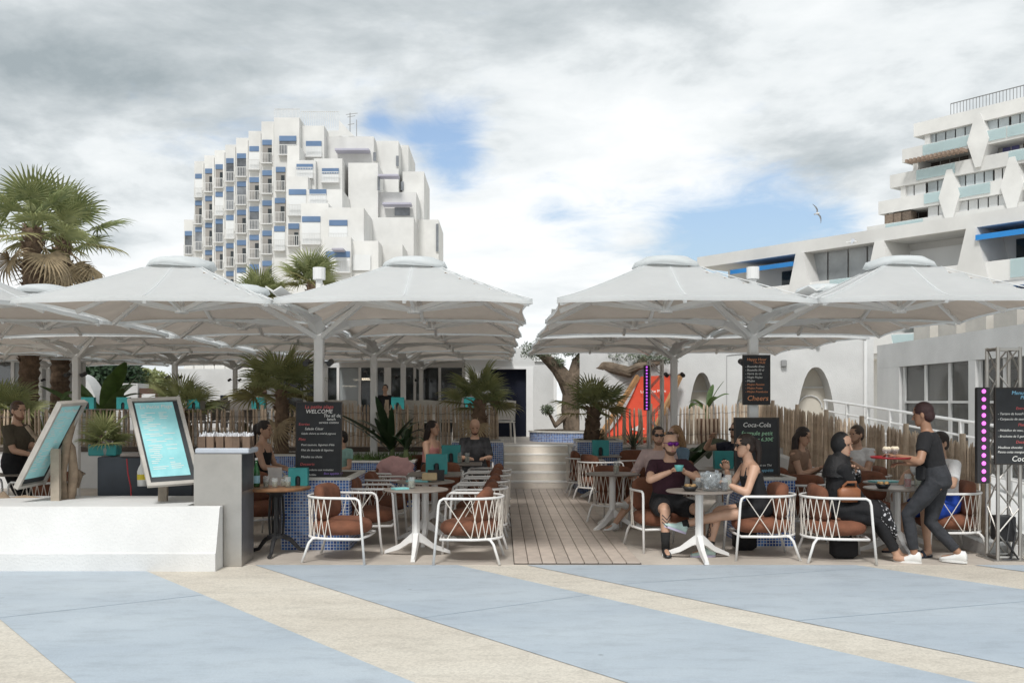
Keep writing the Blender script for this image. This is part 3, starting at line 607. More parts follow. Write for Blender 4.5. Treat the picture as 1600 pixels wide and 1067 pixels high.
cl = [(-2.15,11.8,'front parasol cluster whose mast rises behind the welcome blackboard',0,.8),(-2.15,16.9,'second parasol cluster with mast in the flowering mosaic planter',.02,.72),(-2.15,22,'third parasol cluster in the row, mast standing on the raised terrace before the glazed doors',.08,.783),(-2.15,27,'rearmost parasol cluster close against the glazed pavilion doors',.13,.783),
      (-7.2,11.8,'parasol cluster over the olive shirted man and the menu stands',0,0),(-7.2,16.9,'parasol cluster with mast rising behind the tilted menu stands',0,0),(-7.2,22,'parasol cluster with mast before the white kiosk',.08,.783),(-7.2,27,'parasol cluster with mast before the white flat house',.13,.783),
      (-12.25,22,'parasol cluster beside the old palm trunks',.08,.783),(-12.25,27,'parasol cluster behind the old palm trunks near the curved wall',.13,.783),
      (2.98,11.75,'front parasol cluster carrying the happy hour blackboard',0,.78),(2.98,17.1,'parasol cluster in front of the giant red deckchair and arched wall',0,0)]
for x, y, lb, dz, b in cl: cluster(x, y, lb, dz, b)
# ---------------- rope armchairs
rope_white = mat('white chair tube', (.80,.79,.77), .35, .03, 4)
rust = mat('rust brown cushion canvas', (.20,.078,.042), .9, .2, 7, bump=.3, bscale=140)
rope_m = mat('cream rope', (.74,.69,.62), .8, .05, 30)
def arc_pts(z, r, a0=R(65), n=20, cx=-.02, fx=.26):
    pts = [(fx, r*1.0, z)]
    for i in range(n+1): a = math.pi/2+math.pi*i/n; pts.append((cx+r*math.cos(a)*1.02, r*math.sin(a), z))
    pts.append((fx, -r*1.0, z)); return pts
def chair_meshes():
    o = {}; top = arc_pts(.665, .325)
    L = [(.335,.345,0),(.30,.335,.40),(.285,.33,.60),(.27,.327,.645),(.235,.325,.665)]
    q = MB(); q.tube(L+top[1:-1]+[(x,-y,z) for x, y, z in L[::-1]], .0138, 8); o['arm_frame'] = q.mesh('arm_frame', rope_white, True)
    ring = arc_pts(.25, .315, cx=-.02, fx=.27); o['seat_ring'] = MB().tube(ring+[(.29,0,.25)], .014, 8, closed=True).mesh('seat_ring', rope_white, True)
    o['rear_leg'] = [MB().tube([(-.17,s*.24,.25),(-.235,s*.265,.245),(-.27,s*.28,.20),(-.335,s*.31,0)], .0145, 8).mesh('rear_leg', rope_white, True) for s in (-1,1)]
    q = MB(); n = 22; A = arc_pts(.66, .325, n=40)[1:-1]; B = arc_pts(.255, .315, n=40)[1:-1]
    A = [(.23,.325,.66),(.1,.325,.66)]+A+[(.1,-.325,.66),(.23,-.325,.66)]; B = [(.2,.315,.255),(.08,.315,.255)]+B+[(.08,-.315,.255),(.2,-.315,.255)]
    st = 3; idx = list(range(0, len(A), st))
    for j in range(len(idx)-1):
        for P0, P1 in ((A[idx[j]], B[idx[j+1]]), (B[idx[j]], A[idx[j+1]])): q.tube([P0, P1], .0048, 5)
    o['rope_lattice'] = q.mesh('rope_lattice', rope_m)
    def pillow(w, d, h, n=14, pw=3.2):   # superellipse slab with soft edges
        m = MB(); rings = []
        for i in range(9):
            ph = -math.pi/2+math.pi*i/8; k = max(.05, math.cos(ph))**.38
            rings.append([V((w*k*abs(math.cos(a))**(2/pw)*(1 if math.cos(a) > 0 else -1), d*k*abs(math.sin(a))**(2/pw)*(1 if math.sin(a) > 0 else -1), h*math.sin(ph))) for a in [2*math.pi*j/24 for j in range(24)]])
        return m.loft(rings)
    q = pillow(.305, .30, .085, pw=2.6)
    for v in q.v: v.x += .0; v.z += .35+.012*smooth_noise(v, 6)
    o['seat_cushion'] = q.mesh('seat_cushion', rust, True)
    def back(slump):
        q = pillow(.19, .285, .075, pw=4.6)
        for v in q.v:
            x, y, z = v; pin = 1-.22*math.exp(-(y/.09)**2)*slump; z *= pin
            z += .02*smooth_noise((x*5,y*5,z*5+slump*9)); X = -.20+z+.75*(y*y); Zz = .60+x*pin
            v.x, v.y, v.z = X-.10*(Zz-.6)+.18*slump*(.5-(Zz-.45)), y*(1-.1*slump), Zz-.06*slump
        return q.mesh('back_cushion', rust, True)
    o['back_cushion'] = [back(0), back(.55)]; return o
CHM = chair_meshes()
def chair(x, y, deg, label, slump=0, z=.006, cushions=True):
    t = thing('rope_armchair', label, 'chair', (x, y, z), R(deg), 'white rope armchairs with rust cushions')
    for k in ('arm_frame','seat_ring','rope_lattice'): link(k, CHM[k], t)
    for m in CHM['rear_leg']: link('rear_leg', m, t)
    link('seat_cushion', CHM['seat_cushion'], t)
    if cushions: link('back_cushion', CHM['back_cushion'][slump], t)
    return t
# facing: 0 = towards the right, 180 = towards the left, -90 = towards the camera
CHL = [(-1.66,10.45,-8,'rope armchair in front of the welcome planter, facing the nearest round table',0),
 (-1.52,11.5,4,'rope armchair just behind the one at the welcome planter',0),(-1.5,12.75,0,'rope armchair with crumpled cushion beside the pink jacket',1),(-1.5,13.9,5,'rope armchair draped with the pink jacket',1),
 (-.32,10.38,176,'rope armchair by the boardwalk at the nearest round table, slumped cushion',1),(-.27,11.42,182,'second rope armchair along the boardwalk, behind the slumped cushion one',1),(-.24,12.4,178,'third rope armchair along the boardwalk edge',1),(-.22,13.4,183,'fourth rope armchair along the boardwalk edge',1),(-.2,14.4,180,'rope armchair beside the bald man, on the boardwalk edge',1),
 (-.85,14.0,-90,'rope armchair at the far side of the square tables, facing the plaza',0),(-.45,16.1,-90,'rope armchair in which the bald man sits',0),(-1.2,16.0,-80,'rope armchair of the dark haired woman with bare shoulders',0),
 (1.80,11.2,-75,'rope armchair of the man in maroon with mirrored visor',0),(2.78,10.62,178,'rope armchair of the woman in black tank top',0),(3.50,10.42,-6,'rope armchair of the woman in black headscarf',0),(4.88,10.9,180,'rope armchair of the man in blue shorts',0),
 (3.6,12.0,75,'rope armchair with its back to the headscarf woman',0),(1.6,13.6,60,'rope armchair beside the boardwalk with white sneakers behind it',0),(1.62,16.4,20,'rope armchair by the boardwalk at the table with teal menu box',0),(1.5,18.05-.6,0,'rope armchair against the planter right of the steps',0),
 (2.05,13.2,-120,'rope armchair of the man in open pink shirt',0),(2.55,14.6,180,'rope armchair of the blonde woman',0),(2.3,16.3,200,'rope armchair behind the open pink shirt man',0),(2.4,17.6,-90,'rope armchair under the spiky yucca',0),(3.55,14.6,-90,'rope armchair of the man in dark tee behind teal box',0),
 (3.9,13.3,0,'rope armchair of the woman looking at her phone',0),(4.85,13.3,185,'rope armchair of the man in white tee by the paling fence',0),(4.5,12.2,-90,'empty rope armchair between headscarf woman and paling fence',0),
 (-2.95,12.1,-40,'rope armchair behind the bistro table',0),(-3.3,13.6,0,'rope armchair of the woman in black sleeveless top',0),(-2.75,14.9,-90,'rope armchair of the small child',0),(-5.6,12.3,150,'rope armchair behind the driftwood sculpture',0),(-6.8,12.6,-20,'rope armchair beside the man in olive shirt',0),(-5.0,14.6,-90,'rope armchair behind the dark counter',0),(-4.0,15.2,180,'rope armchair near the palm planter behind the counter',0)]
chairs = [chair(*c) for c in CHL]
# ---------------- tables
top_m = mat('grey brown table top', (.27,.235,.205), .4, .15, 5)
def star_meshes():
    o = {}
    m = MB(); m.loft([[V((a*.04, b*.04, z)) for a, b in ((1,.35),(.35,1),(-.35,1),(-1,.35),(-1,-.35),(-.35,-1),(.35,-1),(1,-.35))] for z in (.2,.70)]); o['column'] = m.mesh('column', rope_white)
    m = MB(); m.loft([[V((x, w*s1, z+h*s2)) for s1, s2 in ((-1,-1),(1,-1),(.7,1),(-.7,1))] for x, z, w, h in ((-.01,.225,.04,.06),(.06,.19,.038,.045),(.2,.095,.03,.03),(.40,.022,.024,.018))]); o['foot'] = m.mesh('foot', rope_white)
    o['round'] = MB().lathe([(.02,.70),(.335,.702),(.345,.708),(.345,.716),(.338,.722),(.02,.722)], 36).mesh('table_top', top_m)
    o['square'] = MB().bb(-.34,.34,-.34,.34,.70,.722,bev=.006).mesh('table_top', top_m); return o
TM = star_meshes()
def table(x, y, label, kind='round', rot=0, z=.006):
    t = thing('star_table', label, 'table', (x, y, z), R(rot), 'star footed cafe tables')
    link('table_top', TM[kind], t); link('column', TM['column'], t)
    for k in range(3): link('foot', TM['foot'], t, rz=R(90+120*k))
    return t
table(-.9,10.6,'nearest round table with napkins between two rope armchairs','round',180); table(-.88,11.65,'round table carrying the boxed snack behind the napkin table','round',180); table(-.85,12.85,'square table carrying the large teal menu box','square',0); table(-.62,15.0,'square table with bottles in front of the bald man','square',0)
table(2.08,10.42,'round table with clear ice bucket between man and woman','round',180); table(4.28,10.75,'round table hidden behind the waitress','round',60); table(1.45,13.1-.2,'small round table beside the pink shirted man','round',20); table(1.72,17.2,'square table with teal menu box near the steps planter','square',0)
table(3.05,13.9,'square table with teal box behind the blonde woman','square',0); table(4.4,13.5,'round table between phone woman and white tee man','round',0); table(-3.9,13.4,'round table before the woman in black sleeveless top','round',0); table(-6.2,12.9,'round table near the olive shirted man','round',0); table(4.55,11.5,'round table with turquoise folder behind the headscarf woman','round',0)
# cast iron bistro table
iron = mat('black cast iron', (.03,.03,.032), .5, .2, 20)
t = thing('bistro_table', 'wooden topped bistro table on ornate black iron pedestal', 'table', (-2.42, 10.75, .006))
MB().lathe([(.02,.70),(.36,.70),(.37,.71),(.37,.725),(.36,.735),(.02,.735)], 36).build('table_top', mat('varnished wood top', (.26,.13,.06), .4, .25, 9), t)
q = MB().lathe([(.05,.62),(.10,.66),(.16,.70)], 16).lathe([(.03,.2),(.045,.3),(.03,.4),(.04,.5),(.03,.62)], 12)
for k in range(8): a = k*math.pi/4; q.tube([(.075*math.cos(a),.075*math.sin(a),.2),(.085*math.cos(a),.085*math.sin(a),.4),(.07*math.cos(a),.07*math.sin(a),.63)], .009, 5)
q.lathe([(.10,.18),(.10,.21),(.03,.23)], 16); q.build('pedestal', iron, t)
for k in range(3):
    a = R(30+120*k); c, s = math.cos(a), math.sin(a); MB().tube([(.06*c,.06*s,.2),(.16*c,.16*s,.15),(.26*c,.26*s,.04),(.34*c,.34*s,.022)], [.03,.024,.02,.022], 8).build('foot', iron, t)
# white high stools and pale chairs on the terrace
wk = mat('pale woven resin', (.66,.63,.58), .7, .1, 14, bump=.4, bscale=120); wk2 = mat('grey woven resin', (.34,.31,.28), .7, .15, 14, bump=.4, bscale=120)
def tchair_meshes(m):
    o = {'seat': MB().bb(-.23,.23,-.23,.23,.43,.46,bev=.012).mesh('seat', m)}
    q = MB(); q.grid([[(-.21-.05*u-.03*math.cos(v*3)*0, .22*v*(1+.06*u), .47+.42*u+.02*(1-v*v)) for v in (-1,-.6,-.2,.2,.6,1)] for u in (0,.35,.7,1)]); q.grid([[(-.235-.05*u, .22*v*(1+.06*u), .47+.42*u+.02*(1-v*v)) for v in (1,.6,.2,-.2,-.6,-1)] for u in (0,.35,.7,1)])
    o['backrest'] = q.mesh('backrest', m, True)
    o['leg'] = [MB().bar((sx*.2,sy*.2,.43), (sx*.235,sy*.225,0), .035, .035, (1,0,0)).mesh('leg', m) for sx in (-1,1) for sy in (-1,1)]
    o['arm'] = [MB().tube([(.2,s*.235,.43),(.2,s*.25,.64),(.12,s*.25,.665),(-.24,s*.235,.67)], .016, 6).mesh('armrest', m) for s in (-1,1)]; return o
TCM = [tchair_meshes(wk), tchair_meshes(wk2)]
def tchair(x, y, deg, label, k=0):
    t = thing('resin_chair', label, 'chair', (x, y, .783), R(deg), 'woven resin chairs on the raised terrace'); o = TCM[k]
    link('seat', o['seat'], t); link('backrest', o['backrest'], t)
    for l in o['leg']: link('leg', l, t)
    for l in o['arm']: link('armrest', l, t)
for i, px in enumerate((520,545,610,640,668,700,725)): tchair(GX(px,21.0+.3*(i%2)), 21+.3*(i%2), 90+rnd.uniform(-15,15), 'pale woven resin chair behind the terrace fence '+('beside the front mast','left of the second mast','between the second and third masts','in front of the third mast','beside the standing dark haired woman','under the pink light','next to the fan palm trunk')[i])
tchair(.05, 21.2, 100, 'pale woven resin chair standing before the navy doorway')
for i, px in enumerate((318,345,372,395,232)): tchair(GX(px,20.6+.4*(i%2)), 20.6+.4*(i%2), 90+rnd.uniform(-30,30), 'grey woven resin chair on the terrace '+('just right of the tilted menu stand','behind the cutlery column','beside the fan palm behind the cutlery column','next to the pale chairs by the welcome blackboard','between the two tilted menu stands')[i], 1)
# ---------------- people
def ik(a, b, l1, l2, pole):
    a, b, pole = V(a), V(b), V(pole); d = b-a; L = min(d.length, (l1+l2)*.998); dn = d.normalized(); b = a+dn*L
    x = (l1*l1-l2*l2+L*L)/(2*L); h = math.sqrt(max(0, l1*l1-x*x)); p = pole-dn*pole.dot(dn); p = p.normalized() if p.length > 1e-5 else dn.orthogonal().normalized()
    return a+dn*x+p*h, b
def remesh(mb, name, m, vox=.012, it=4):
    me = mb.mesh('tmp', m); o = bpy.data.objects.new('tmp', me); C.objects.link(o)
    r = o.modifiers.new('r', 'REMESH'); r.mode = 'VOXEL'; r.voxel_size = vox; s = o.modifiers.new('s', 'SMOOTH'); s.factor = .5; s.iterations = it
    dg = bpy.context.evaluated_depsgraph_get(); out = bpy.data.meshes.new_from_object(o.evaluated_get(dg)); bpy.data.objects.remove(o); out.name = name
    out.materials.clear(); out.materials.append(m); out.polygons.foreach_set('use_smooth', [True]*len(out.polygons)); return out
def join_into(me, mb, mats, name):    # adds further shells to a remeshed body: one mesh
    q = MB(); q.v = [v.co.copy() for v in me.vertices]; q.f = [tuple(p.vertices) for p in me.polygons]; q.mi = [0]*len(q.f)
    k = len(q.v); q.v += mb.v; q.f += [tuple(i+k for i in f) for f in mb.f]; q.mi += mb.mi
    return q.mesh(name, mats, True)
def skin(name, c): return mat('skin '+name, c, .5, .07, 14)
SK = {'tan': skin('tan', (.53,.32,.22)), 'fair': skin('fair', (.60,.39,.30)), 'brown': skin('brown', (.34,.185,.115))}
eye_m = mat('dark eye', (.02,.015,.012), .2, 0); lip_m = mat('lip', (.36,.13,.11), .5, 0)
def cloth(name, c, var=.12): return mat('cloth '+name, c, .9, var, 8, bump=.9, bscale=13)
def limb(mb, pts, rad, n=12):
    pts = [V(p) for p in pts]; d0 = (pts[0]-pts[1]).normalized(); d1 = (pts[-1]-pts[-2]).normalized()
    mb.tube([pts[0]+d0*rad[0]*.6]+pts+[pts[-1]+d1*rad[-1]*.6], [rad[0]*.55]+list(rad)+[rad[-1]*.55], n)
def mixp(a, b, t): return V(a)*(1-t)+V(b)*t
def person(label, loc, rz, hp=.53, lean=.05, side=0, twist=0, hands=(None,None), feet=(None,None), head=(0,0), size=1, skin='tan', shirt=None, sleeve=.45, pants=None, leg=.4, hair=('short',(.03,.02,.015)), shoes=None, extra=None, build=1, elbow=None, vox=.012, tank=False, knee=None):
    t = thing('person', label, 'person', loc, rz); t.scale = (size,)*3
    sk = SK[skin]; d = V((math.sin(side), -math.sin(lean), math.cos(lean))).normalized()
    P0 = V((0,0,hp)); NB = P0+d*.49; xr = M.Rotation(twist, 3, 'Z') @ V((1,0,0)); fw = M.Rotation(twist, 3, 'Z') @ V((0,-1,0))
    def ring(t_, w, dp, off=0, inf=0):
        c = P0+d*t_+fw*off; ax = mixp((1,0,0), xr, max(0, min(1, t_/.45))).normalized(); f = d.cross(ax).normalized()
        return [c+ax*(w+inf)*math.cos(a)+f*(dp+inf)*math.sin(a) for a in [2*math.pi*j/20 for j in range(20)]]
    tor = [(-.10,.09,.07,0),(-.07,.15*build,.115*build,0),(.02,.165*build,.12*build,0),(.14,.142*build,.105*build,.005),(.26,.155*build,.112*build,.012),(.37,.165*build,.112*build,.008),(.44,.150,.09,0),(.48,.10,.07,0),(.51,.06,.055,0)]
    B = MB(); B.loft([ring(*r) for r in tor])
    hc = NB+d*.075+V((0,-.02,.112)); B.tube([NB-d*.06, NB+d*.02, hc+V((0,.012,-.07)), hc], [.062,.056,.052,.05], 12)
    sh = {}; el = {}; ha = {}; kn = {}; an = {}; hip = {}
    for i, s in enumerate((-1, 1)):
        S = NB-d*.055+xr*s*.175*(.6+.4*build); tg = hands[i] if hands[i] is not None else tuple(S+V((s*.06,-.03,-.53)))
        pole = (s*.5, .6, -.7) if elbow is None or elbow[i] is None else elbow[i]
        E, H = ik(S, tg, .285, .25, pole); sh[s], el[s], ha[s] = S, E, H
        limb(B, [NB-d*.06+xr*s*.10, S, mixp(S,E,.5), E], [.062,.060,.047*(.5+.5*build),.040]); limb(B, [E, mixp(E,H,.35), H], [.040,.041,.026])
        h = P0+V((s*.09,0,-.03)); f = feet[i] if feet[i] is not None else (s*.1,-.42,.08)
        K_, A = ik(h, f, .43, .415, (s*.12,-.8,.65) if knee is None or knee[i] is None else knee[i]); hip[s], kn[s], an[s] = h, K_, A
        limb(B, [h, mixp(h,K_,.45), K_], [.092*build,.078*build,.056]); limb(B, [K_, mixp(K_,A,.3), mixp(K_,A,.7), A], [.056,.056,.042,.036])
        ft = V((K_.x-h.x, K_.y-h.y, 0)); ft = ft.normalized() if ft.length > .12 else V((s*.15,-1,0)).normalized()
        if abs((A-K_).normalized().z) < .8: ft = (ft+V((0,0,.35))*(1 if A.z > .15 else 0)).normalized()
        an[s] = (A, ft)
        limb(B, [A+V((0,0,-.015))-ft*.02, A+ft*.09-V((0,0,.04)), A+ft*.17-V((0,0,.052))], [.036,.034,.026])
    body = remesh(B, 'body', sk, vox)
    X = MB()
    for s in (-1, 1):                                  # hands with five fingers
        E, H = el[s], ha[s]; u = (H-E).normalized(); sd = u.cross(V((0,0,1))); sd = sd.normalized() if sd.length > .1 else V((1,0,0)); nn = sd.cross(u)
        rot = M((sd, u, nn)).transposed()
        X.ell(H+u*.045, (.040,.052,.017), 10, 6, rot)
        for k in range(4):
            b0 = H+u*.085+sd*(-.029+.0193*k); ln = (.062,.075,.07,.055)[k]; m1 = b0+u*ln*.5-nn*.006; m2 = b0+u*ln*.8-nn*.030
            X.tube([b0-u*.02, b0, m1, m2, m2+u*.006-nn*.006], [.009,.0095,.009,.0075,.004], 6)
        ts = -s*1.0
        b0 = H+u*.02+sd*.032*ts; X.tube([b0, b0+u*.035+sd*.022*ts-nn*.01, b0+u*.068+sd*.022*ts-nn*.02], [.012,.0105,.007], 6)
    yaw, pit = head; HR = M.Rotation(yaw, 3, 'Z') @ M.Rotation(pit, 3, 'X')      # head: chin to crown rings, facing -Y
    hp_ = lambda p: hc+HR @ V(p)
    rings = []
    for z, w, yf, yb in ((-.120,.020,-.076,-.03),(-.108,.040,-.090,-.005),(-.08,.055,-.094,.03),(-.04,.066,-.091,.066),(0,.073,-.087,.086),(.04,.076,-.091,.093),(.075,.070,-.081,.086),(.1,.05,-.056,.062),(.115,.02,-.02,.025)):
        rings.append([hp_((w*math.cos(a), (yf+yb)/2+(yb-yf)/2*math.sin(a), z)) for a in [2*math.pi*j/18 for j in range(18)]])
    X.loft(rings)
    X.tube([hp_((0,-.086,.018)), hp_((0,-.098,-.012)), hp_((0,-.113,-.034)), hp_((0,-.092,-.043))], [.007,.010,.0145,.009], 8)
    for s in (-1, 1):
        X.ell(hp_((s*.076,.008,-.012)), (.010,.02,.032), 8, 6, HR); X.tube([hp_((s*.014,-.091,.028)), hp_((s*.034,-.09,.033)), hp_((s*.053,-.078,.026))], .0055, 5)
    X.cur = 1
    for s in (-1, 1): X.ell(hp_((s*.031,-.082,.010)), (.0125,.008,.0065), 8, 6, HR)
    X.cur = 2; X.ell(hp_((0,-.089,-.070)), (.023,.007,.0075), 10, 6, HR)
    link('body', join_into(body, X, [sk, eye_m, lip_m], 'body'), t)
    # clothing
    if shirt:
        q = MB(); lo = -.06
        rs = [ring(max(a,lo), w, dp, o, .014) for a, w, dp, o in tor if a >= -.07 and a < (.40 if tank else .50)]
        q.loft(rs)
        for s in (-1, 1):
            if tank: q.tube([NB-d*.17+xr*s*.085+fw*.105, NB-d*.055+xr*s*.085+fw*.055, NB-d*.02+xr*s*.08-fw*.02, NB-d*.12+xr*s*.08-fw*.10], .017, 8); continue
            S, E, H = sh[s], el[s], ha[s]
            if sleeve <= 1: e = mixp(S,E,max(.3,sleeve)); q.tube([NB-d*.055+xr*s*.07, S, mixp(S,e,.5), e], [.07,.074,.066,.064], 14)
            else: q.tube([NB-d*.055+xr*s*.07, S, mixp(S,E,.5), E, mixp(E,H,sleeve-1)], [.07,.074,.064,.058,.052], 14)
        link('shirt', remesh(q, 'shirt', shirt, vox, 3), t)
    if pants:
        q = MB(); q.loft([ring(a, w, dp, o, .016) for a, w, dp, o in [(-.11,.10,.08,0)]+tor[1:4]])
        for s in (-1, 1):
            h, K_, A = hip[s], kn[s], an[s][0]
            if leg <= 1: e = mixp(h,K_,leg); q.tube([h+V((0,0,.03)), mixp(h,e,.5), e], [.108*build,.10*build,.088*build], 14)
            else: q.tube([h+V((0,0,.03)), mixp(h,K_,.5), K_, mixp(K_,A,.4), mixp(K_,A,leg-1)], [.108*build,.092*build,.068,.064,.05], 14)
        link('trousers', remesh(q, 'trousers', pants, vox, 3), t)
    if shoes:
        for s in (-1, 1):
            A, ft = an[s]; sd = ft.cross(V((0,0,1))).normalized(); up = sd.cross(ft)
            q = MB(); rg = []
            for u, w, z0, z1 in ((-.065,.022,-.07,.0),(-.05,.036,-.08,.035),(.0,.040,-.082,.04),(.06,.042,-.082,.0),(.12,.045,-.082,-.022),(.17,.040,-.08,-.035),(.2,.02,-.075,-.05)):
                c = A+ft*u; rg.append([c+sd*w*math.cos(a)+up*((z0+z1)/2+(z1-z0)/2*math.sin(a)) for a in [2*math.pi*j/14 for j in range(14)]])
            q.loft(rg); sh_o = q.build('shoe', shoes, t, True)
            if len(extra or {}) and 'sole' in (extra or {}):
                z = MB(); z.loft([[A+ft*u+sd*w*math.cos(a)+up*zz for u, w, a in [(.068+.135*math.cos(b), .046, b2) for b, b2 in [(2*math.pi*j/16,)*2 for j in range(16)]]] if False else [A+ft*(.068+.137*math.cos(b))+sd*.046*math.sin(b)+up*zz for b in [2*math.pi*j/16 for j in range(16)]] for zz in (-.085,-.062)]); z.build('sole', extra['sole'], sh_o)
    st, hcx = hair; hm = mat('hair %.3f %.3f %.3f' % hcx, hcx, .55, .3, 40, bump=.5, bscale=90)
    q = MB()
    if st != 'bald':
        k = -.007 if st == 'buzz' else 0
        if st == 'hijab':
            q.ell(hp_((0,.022,.012)), (.094,.106,.125), 16, 12, HR); q.ell(hc+V((0,.015,-.15)), (.088,.098,.09), 14, 10)
            q.loft([[NB+V((w*math.cos(a), .02+dp*math.sin(a), z)) for a in [2*math.pi*j/18 for j in range(18)]] for z, w, dp in ((.08,.08,.09),(.02,.13,.12),(-.06,.19,.15),(-.15,.2,.155))])
        else:
            q.ell(hp_((0,.012,.036)), (.084+k,.101+k,.094+k), 16, 12, HR)
            q.ell(hp_((0,.045,-.02)), (.070+k,.068+k,.075+k), 14, 10, HR)
        if st == 'long':
            for s in (-1, 0, 1): q.tube([hp_((s*.055,.03,.05)), hp_((s*.082,.055,-.05)), hc+V((s*.085,.075,-.17)), hc+V((s*.08,.085,-.30))], [.045,.05,.05,.02], 10)
        if st == 'pony': q.tube([hp_((0,.09,.06)), hp_((0,.135,.02)), hp_((0,.14,-.08)), hp_((0,.12,-.2)), hp_((0,.11,-.26))], [.03,.035,.036,.03,.01], 10)
        if st == 'bun': q.ell(hp_((0,.10,.07)), (.045,.042,.042), 12, 8)
        link('hair' if st != 'hijab' else 'headscarf', remesh(q, 'hair', hm, .010, 3), t)
    ex = extra or {}
    if 'beard' in ex:
        z = MB(); rg = []
        for zz, w, yf in ((-.124,.022,-.082),(-.108,.046,-.097),(-.085,.058,-.098),(-.06,.064,-.070),(-.035,.070,-.03)):
            rg.append([hp_((w*math.cos(a), yf*.35+abs(yf)*.66*math.sin(a) if zz < -.07 else yf*.3+abs(yf)*.7*math.sin(a), zz)) for a in [2*math.pi*j/16 for j in range(16)]])
        z.loft(rg); z.build('beard', ex['beard'], t, True)
    if 'glasses' in ex:
        z = MB(); gm, big = ex['glasses']
        for s in (-1, 1):
            z.ell(hp_((s*.032,-.097,.008)), (.029 if not big else .036,.008,.020 if not big else .026), 12, 6, HR); z.tube([hp_((s*.058,-.09,.014)), hp_((s*.078,-.03,.012)), hp_((s*.08,.02,.006))], .0035, 5)
        z.tube([hp_((-.02,-.099,.014)), hp_((.02,-.099,.014))], .005 if not big else .018, 6); z.build('sunglasses', gm, t, True)
    t['j'] = 0; del t['j']
    return t, dict(NB=NB, hc=hc, hip=hip, kn=kn, an=an, ha=ha, el=el, sh=sh, P0=P0, d=d)
blk = cloth('black', (.012,.012,.014)); wht = cloth('white', (.72,.72,.72)); lens = mat('dark lens', (.012,.012,.014), .08, 0); visor = mat('magenta mirror visor', (.18,.02,.24), .08, .3, 20, metal=.6)
snk = mat('white sneaker', (.75,.75,.73), .5, .05, 10); mint = mat('mint sneaker', (.50,.66,.62), .6, .12, 12); bshoe = mat('black shoe', (.012,.012,.013), .4, 0); sock = cloth('black sock', (.012,.012,.012))
ink = mat('tattoo ink', (.07,.055,.055), .6, .3, 60)
def band(t, a, b, r0, r1, m, name):     # short tube round a limb (sock, bracelet)
    q = MB(); q.tube([a, mixp(a,b,.5), b], [r0,(r0+r1)/2,r1], 14); q.build(name, m, t, True)
# man in maroon behind the ice bucket table, drinking from a cup held in both hands
PZ = .0
t, J = person('man in maroon tee and mirrored visor raising a turquoise cup', (1.86,11.12,PZ), R(8), hp=.52, lean=.16, hands=((-.07,-.36,.90),(.07,-.36,.90)), elbow=((-.8,-.1,-.5),(.8,-.1,-.5)), feet=((-.16,-.46,.085),(.30,-.34,.085)), head=(R(4),R(4)), skin='tan', shirt=cloth('maroon', (.045,.012,.022)), sleeve=.62, pants=blk, leg=.8, hair=('buzz',(.05,.035,.025)), shoes=bshoe, extra={'glasses':(visor,True),'beard':mat('dark beard', (.13,.07,.045), .9, .3, 60)}, build=1.1, vox=.009)
for s in (-1,): 
    A, K_ = J['an'][s][0], J['kn'][s]; band(t, A+V((0,0,-.02)), mixp(A,K_,.42), .042, .052, sock, 'sock')
q = MB(); K_, A = J['kn'][-1], J['an'][-1][0]
for k in range(3): z = .2+.09*k; c = mixp(K_,A,z); q.tube([c+V((-.045,-.035,.03)), c+V((0,-.064,-.02)), c+V((.045,-.035,.03))], .006, 5)
q.build('shin_tattoo', ink, t)
cup = tag(MB().lathe([(.02,0),(.035,.004),(.042,.05),(.045,.062),(.04,.062),(.036,.02),(.01,.012)], 20).build('cup', mat('turquoise cup', (.16,.52,.50), .4, .05, 8), None, True), 'turquoise cup held by the man with mirrored visor', 'cup'); cup.location = t.matrix_basis @ V((0,-.425,.905)); cup.scale = (1.1,1.1,1.1)
# woman in black tank top, legs crossed, facing left
t, J = person('woman in black tank top with tattoos, legs crossed at the ice bucket table', (2.76,10.6,PZ), R(-88), hp=.53, lean=.24, hands=((-.05,-.34,.93),(.16,-.42,.80)), elbow=((-.4,-.1,-1),(.5,-.1,-1)), feet=((.0,-.54,.09),(-.05,-.84,.34)), knee=(None,(-.2,-.5,1)), head=(R(2),R(6)), skin='tan', shirt=blk, tank=True, pants=blk, leg=.55, hair=('pony',(.025,.014,.010)), shoes=mint, extra={'glasses':(lens,False),'sole':mat('lilac sole', (.55,.5,.66), .6, 0)}, build=.93, vox=.009)
A, K_ = J['an'][-1][0], J['kn'][-1]; band(t, A+V((0,0,-.01)), mixp(A,K_,.2), .041, .045, sock, 'sock'); A, K_ = J['an'][1][0], J['kn'][1]; band(t, A, mixp(A,K_,.16), .041, .044, sock, 'sock')
q = MB(); r = random.Random(3)
for a_, b_, rad, n in ((J['sh'][-1], J['el'][-1], .05, 7), (J['kn'][-1], J['an'][-1][0], .056, 8)):
    for k in range(n):
        c = mixp(a_, b_, .25+.5*r.random()); u = V((r.uniform(-1,1), r.uniform(-1,1), 0)).normalized(); u = V((-1 if a_ is J['sh'][-1] else u.x*.6, -.5 if a_ is J['sh'][-1] else -1, 0)).normalized(); sd = V((-u.y,u.x,0))
        c2 = c+u*(rad-.004); pts = [c2+sd*.024*math.cos(x)+V((0,0,.024*math.sin(x))) for x in [2*math.pi*j/8 for j in range(9)]]; q.tube(pts, .0045, 4)
q.build('tattoos', ink, t)
